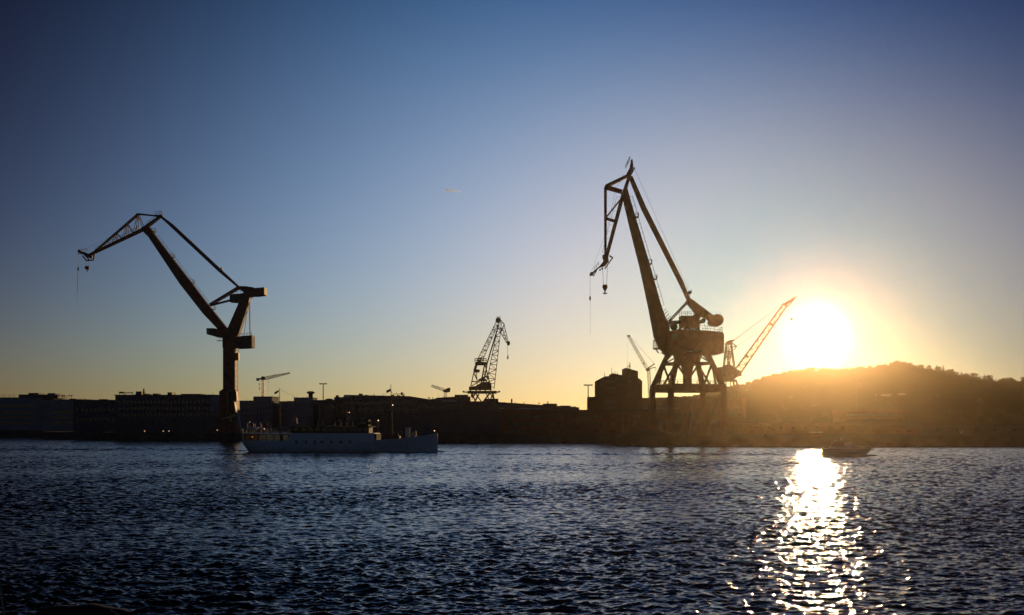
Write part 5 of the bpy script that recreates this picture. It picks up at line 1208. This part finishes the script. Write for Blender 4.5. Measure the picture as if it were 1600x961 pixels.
# ================================================================ MOTOR BOAT
def motor_boat():
    Y = 242.0; k = Y/F; cx = 1325
    t = thing('motor_boat', 'small cabin motor boat crossing the sun glitter, heading right', 'motor boat', ((cx-800)*k, Y, 0.0))
    X = lambda px: (px-cx)*k
    Zp = lambda py: H+(HZ-py)*k
    nS = 24; st = []; xs, xb = X(1287), X(1364)
    for i in range(nS+1):
        u = i/nS; x = xs+(xb-xs)*u; f_ = max(0,(u-0.45)/0.55); hb = max(1.55*(1-f_**2.3), 0.05)
        st.append((x, hb, Zp(700.3-0.3*u) if u < 0.6 else Zp(700.1-0.2*(u-0.6)/0.4), u))
    prof = [(1.0,1.0),(0.97,0.7),(0.9,0.35),(0.8,0.05),(0.45,-0.2),(0.02,-0.4)]; q = 2*len(prof); vs = []
    for x, hb, zs, u in st:
        f_ = max(0,(u-0.55)/0.45)
        ring = []
        for w_, hh in prof:
            ww = w_*(1-0.7*f_*(1-max(hh,0))) ; rake = -(1-hh)*1.5*f_
            ring.append((x+rake, hb*ww, zs*hh if hh >= 0 else hh*1.0))
        vs += [(a,-b_,c_) for a,b_,c_ in ring] + [r_ for r_ in reversed(ring)]
    mb = MB(); fs = [(i*q+j, i*q+j+1, (i+1)*q+j+1, (i+1)*q+j) for i in range(nS) for j in range(q-1)]; fs += [tuple(range(q)), tuple(range(nS*q,nS*q+q))]
    mb.add(vs, fs); mb.build('hull', M['white'], t, smooth=True)
    mb = MB()
    for a, b_ in zip(st[:-1], st[1:]): mb.add([(a[0],-a[1]*0.98,a[2]-0.02),(b_[0],-b_[1]*0.98,b_[2]-0.02),(b_[0],b_[1]*0.98,b_[2]-0.02),(a[0],a[1]*0.98,a[2]-0.02)],[(0,1,2,3)])
    mb.build('deck', M['offwhite'], t)
    mb = MB()
    for s_ in (-1,1): mb.path([(a[0],s_*(a[1]+0.03),a[2]-0.25) for a in st[::2]], 0.06, 6)
    mb.build('rubbing_strake', M['black'], t)
    mb = MB(); mb.prism([(X(1297),Zp(701)),(X(1298.5),Zp(696.8)),(X(1335),Zp(696.6)),(X(1346),Zp(697.2)),(X(1350.5),Zp(700.6)),(X(1350),Zp(701))],-1.15,1.15); cb = mb.build('cabin', M['white'], t)
    for px in (1328,1336):
        mb = MB()
        for s_ in (-1,1): mb.box(X(px),X(px+5),s_*1.15-0.02,s_*1.15+0.02,Zp(699.4),Zp(698.1))
        mb.build('window', M['pane'], cb)
    # windscreen: frame and glass
    A = [(1316.5,696.7),(1318.5,691.2),(1326.5,690),(1334.5,696.5)]
    mb = MB()
    for s_ in (-1,1):
        pts = [(X(a),s_*1.05,Zp(b_)) for a,b_ in A]; mb.path(pts,0.045); mb.rod((X(1322),s_*1.05,Zp(690.6)),(X(1322),s_*1.05,Zp(696.6)),0.035)
    for a, b_ in ((1318.5,691.2),(1326.5,690),(1334.5,696.5)): mb.rod((X(a),-1.05,Zp(b_)),(X(a),1.05,Zp(b_)),0.045)
    ws = mb.build('windscreen_frame', M['steel'], t)
    mb = MB(); 
    for s_ in (-1,1): mb.add([(X(a),s_*1.05,Zp(b_)) for a,b_ in A],[(0,1,2,3)])
    mb.add([(X(1326.5),-1.05,Zp(690)),(X(1326.5),1.05,Zp(690)),(X(1334.5),1.05,Zp(696.5)),(X(1334.5),-1.05,Zp(696.5))],[(0,1,2,3)])
    mb.build('windscreen_glass', M['glare_glass'], ws)
    # canvas hood, radar arch
    mb = MB(); mb.prism([(X(1298),Zp(697)),(X(1301),Zp(691.5)),(X(1304.5),Zp(688.8)),(X(1312),Zp(688.2)),(X(1316),Zp(690.2)),(X(1317),Zp(697))],-1.1,1.1); mb.build('canvas_hood', M['cloth_tan'], t)
    mb = MB(); mb.path([(X(1313),-1.0,Zp(697)),(X(1314.5),-0.9,Zp(687.4)),(X(1314.5),0.9,Zp(687.4)),(X(1313),1.0,Zp(697))],0.06); mb.rod((X(1314.5),0,Zp(687.4)),(X(1314),0,Zp(684)),0.04); ar = mb.build('radar_arch', M['white'], t)
    mb = MB(); mb.ball((X(1314.2),0,Zp(685)),0.2,1.3,1,0.8); mb.build('radar_dome', M['white'], ar)
    mb = MB(); mb.rod((X(1304.5),-0.6,Zp(689)),(X(1304.5),-0.6,Zp(688)),0.03); mb.ball((X(1304.5),-0.6,Zp(687.8)),0.13); mb.build('anchor_light', M['bulb'], t)
    mb = MB()
    for s_ in (-1,1):
        mb.path([(X(1349),s_*0.95,Zp(699)),(X(1352),s_*0.8,Zp(697.8)),(X(1362.5),s_*0.08,Zp(697.4))],0.04); 
        for px, y in ((1352,0.8),(1356,0.55),(1360,0.25)): mb.rod((X(px),s_*y,Zp(700.3)),(X(px),s_*y,Zp(697.6)),0.02)
        mb.path([(X(1288),s_*1.4,Zp(700.3)),(X(1288.5),s_*1.4,Zp(698)),(X(1297),s_*1.3,Zp(696))],0.03)
    mb.build('guard_rail', M['crane_white'], t)
    mb = MB(); mb.box(X(1282.5),X(1287.2),-1.1,1.1,Zp(710),Zp(709)); mb.build('swim_platform', M['wood'], t)
    mb = MB(); mb.ball((X(1283.3),0.2,Zp(708)),0.22,1,0.8,1.4); mb.box(X(1282.8),X(1284),0.05,0.35,Zp(713),Zp(709)); mb.build('outboard_motor', M['black'], t)
    person((t.location.x+X(1320.5), Y-0.3, Zp(700.5)), R(-90), 'person seated behind the windscreen of the motor boat', M['cloth_tan'], M['cloth_navy'], True)
    rg = random.Random(4); mb = MB()
    for _ in range(30): mb.ball((rg.gauss(0,0.5), rg.gauss(0,0.5), rg.uniform(-0.03,0.1)), 0.16*rg.uniform(0.4,1.2), 1.6, 1.2, 0.6, 7, 5)
    o = mb.build('boat_foam', M['foam'], None, (P(1358,0,242).x, 241.3, 0.05)); o['kind'] = 'stuff'; tag(o, 'small white foam under the motor boat bow', 'foam')
motor_boat()

# ================================================================ FOREGROUND BITS AND SKY BITS
t = thing('covered_dinghy', 'dark covered dinghy at the bottom left edge of the picture', 'dinghy', (P(129,0,40.5).x, 40.5, 0.0))
mb = MB(); vs = []; n_ = 18
for i in range(n_+1):
    u = i/n_; x = -1.55+3.1*u; r = math.sin(math.pi*min(max(u,0.02),0.98))**0.35
    for a in np.linspace(0, math.pi, 11): vs.append((x, 0.75*r*math.cos(a), 0.45+0.42*r*math.sin(a)+0.03*math.sin(x*5)*math.sin(a)))
mb.add(vs, [(i*11+j, i*11+j+1, (i+1)*11+j+1, (i+1)*11+j) for i in range(n_) for j in range(10)]); mb.build('cover', M['cover'], t, smooth=True)
mb = MB(); vs = []
for i in range(n_+1):
    u = i/n_; x = -1.55+3.1*u; r = math.sin(math.pi*min(max(u,0.02),0.98))**0.35
    for a in np.linspace(math.pi, 2*math.pi, 9): vs.append((x, 0.78*r*math.cos(a), 0.44+0.6*r*math.sin(a)))
mb.add(vs, [(i*9+j, i*9+j+1, (i+1)*9+j+1, (i+1)*9+j) for i in range(n_) for j in range(8)]); mb.build('hull', M['black'], t, smooth=True)
t2 = thing('oar', 'pale pole slanting down beside the dark covered dinghy', 'pole', P(172.5, 953.2, 39.6))
mb = MB(); a = Vector((0,0,0)); b_ = Vector((0.95,-0.2,-0.48)); mb.rod(a, b_, 0.035, 0.035, 8); mb.build('shaft', M['tan_rope'], t2)
t3 = thing('mooring_line', 'tan mooring line slanting at the left edge of the water', 'rope', P(7, 961, 41))
mb = MB(); a = P(-8,870,41)-P(7,961,41); b_ = P(16,1016,41)-P(7,961,41); mb.rod(a, b_, 0.028, 0.028, 8); mb.build('line', M['tan_rope'], t3)

# contrail high above the haze
m = bpy.data.materials.new('ice_trail'); m.use_nodes = True; tn = m.node_tree
for n in list(tn.nodes): tn.nodes.remove(n)
to_ = tn.nodes.new('ShaderNodeOutputMaterial'); tv = tn.nodes.new('ShaderNodeVolumePrincipled')
tv.inputs['Color'].default_value = (0.85,0.95,1.0,1); tv.inputs['Density'].default_value = 0.22; tv.inputs['Anisotropy'].default_value = 0.6
tn.links.new(tv.outputs[0], to_.inputs['Volume'])
Yc = 6000; mb = MB(); a = P(695.5,296,Yc); b2 = P(722,300.2,Yc); n_ = 14; vs = []; dr = (b2-a).normalized(); up_ = Vector((0,0,1)); sd_ = dr.cross(up_).normalized(); up_ = sd_.cross(dr)
for i in range(n_+1):
    u = i/n_; r = 4.6*(1-u)**0.45*min(1, 0.5+u*12)+0.4
    for k in range(8): vs.append((b2-a)*u + sd_*math.cos(k*math.pi/4)*r + up_*math.sin(k*math.pi/4)*r)
mb.add(vs, [(i*8+k, i*8+(k+1)%8, (i+1)*8+(k+1)%8, (i+1)*8+k) for i in range(n_) for k in range(8)])
o = mb.build('contrail', m, None, a); tag(o, 'short white aircraft contrail high in the blue sky', 'contrail')

# ================================================================ HAZE
HAZE = 0.000050; ANISO = 0.935
mb = MB(); mb.box(-2600,2600,-120,2500,-4,86); hz = mb.build('haze', bpy.data.materials.new('haze_air')); hz['kind'] = 'stuff'
tag(hz, 'thin golden evening haze over the harbour', 'haze')
hm = hz.data.materials[0]; hm.use_nodes = True; ht = hm.node_tree
for n in list(ht.nodes): ht.nodes.remove(n)
ho = ht.nodes.new('ShaderNodeOutputMaterial'); pv = ht.nodes.new('ShaderNodeVolumePrincipled')
pv.inputs['Color'].default_value = (0.62,0.515,0.36,1); pv.inputs['Density'].default_value = HAZE; pv.inputs['Anisotropy'].default_value = ANISO
ht.links.new(pv.outputs[0], ho.inputs['Volume'])
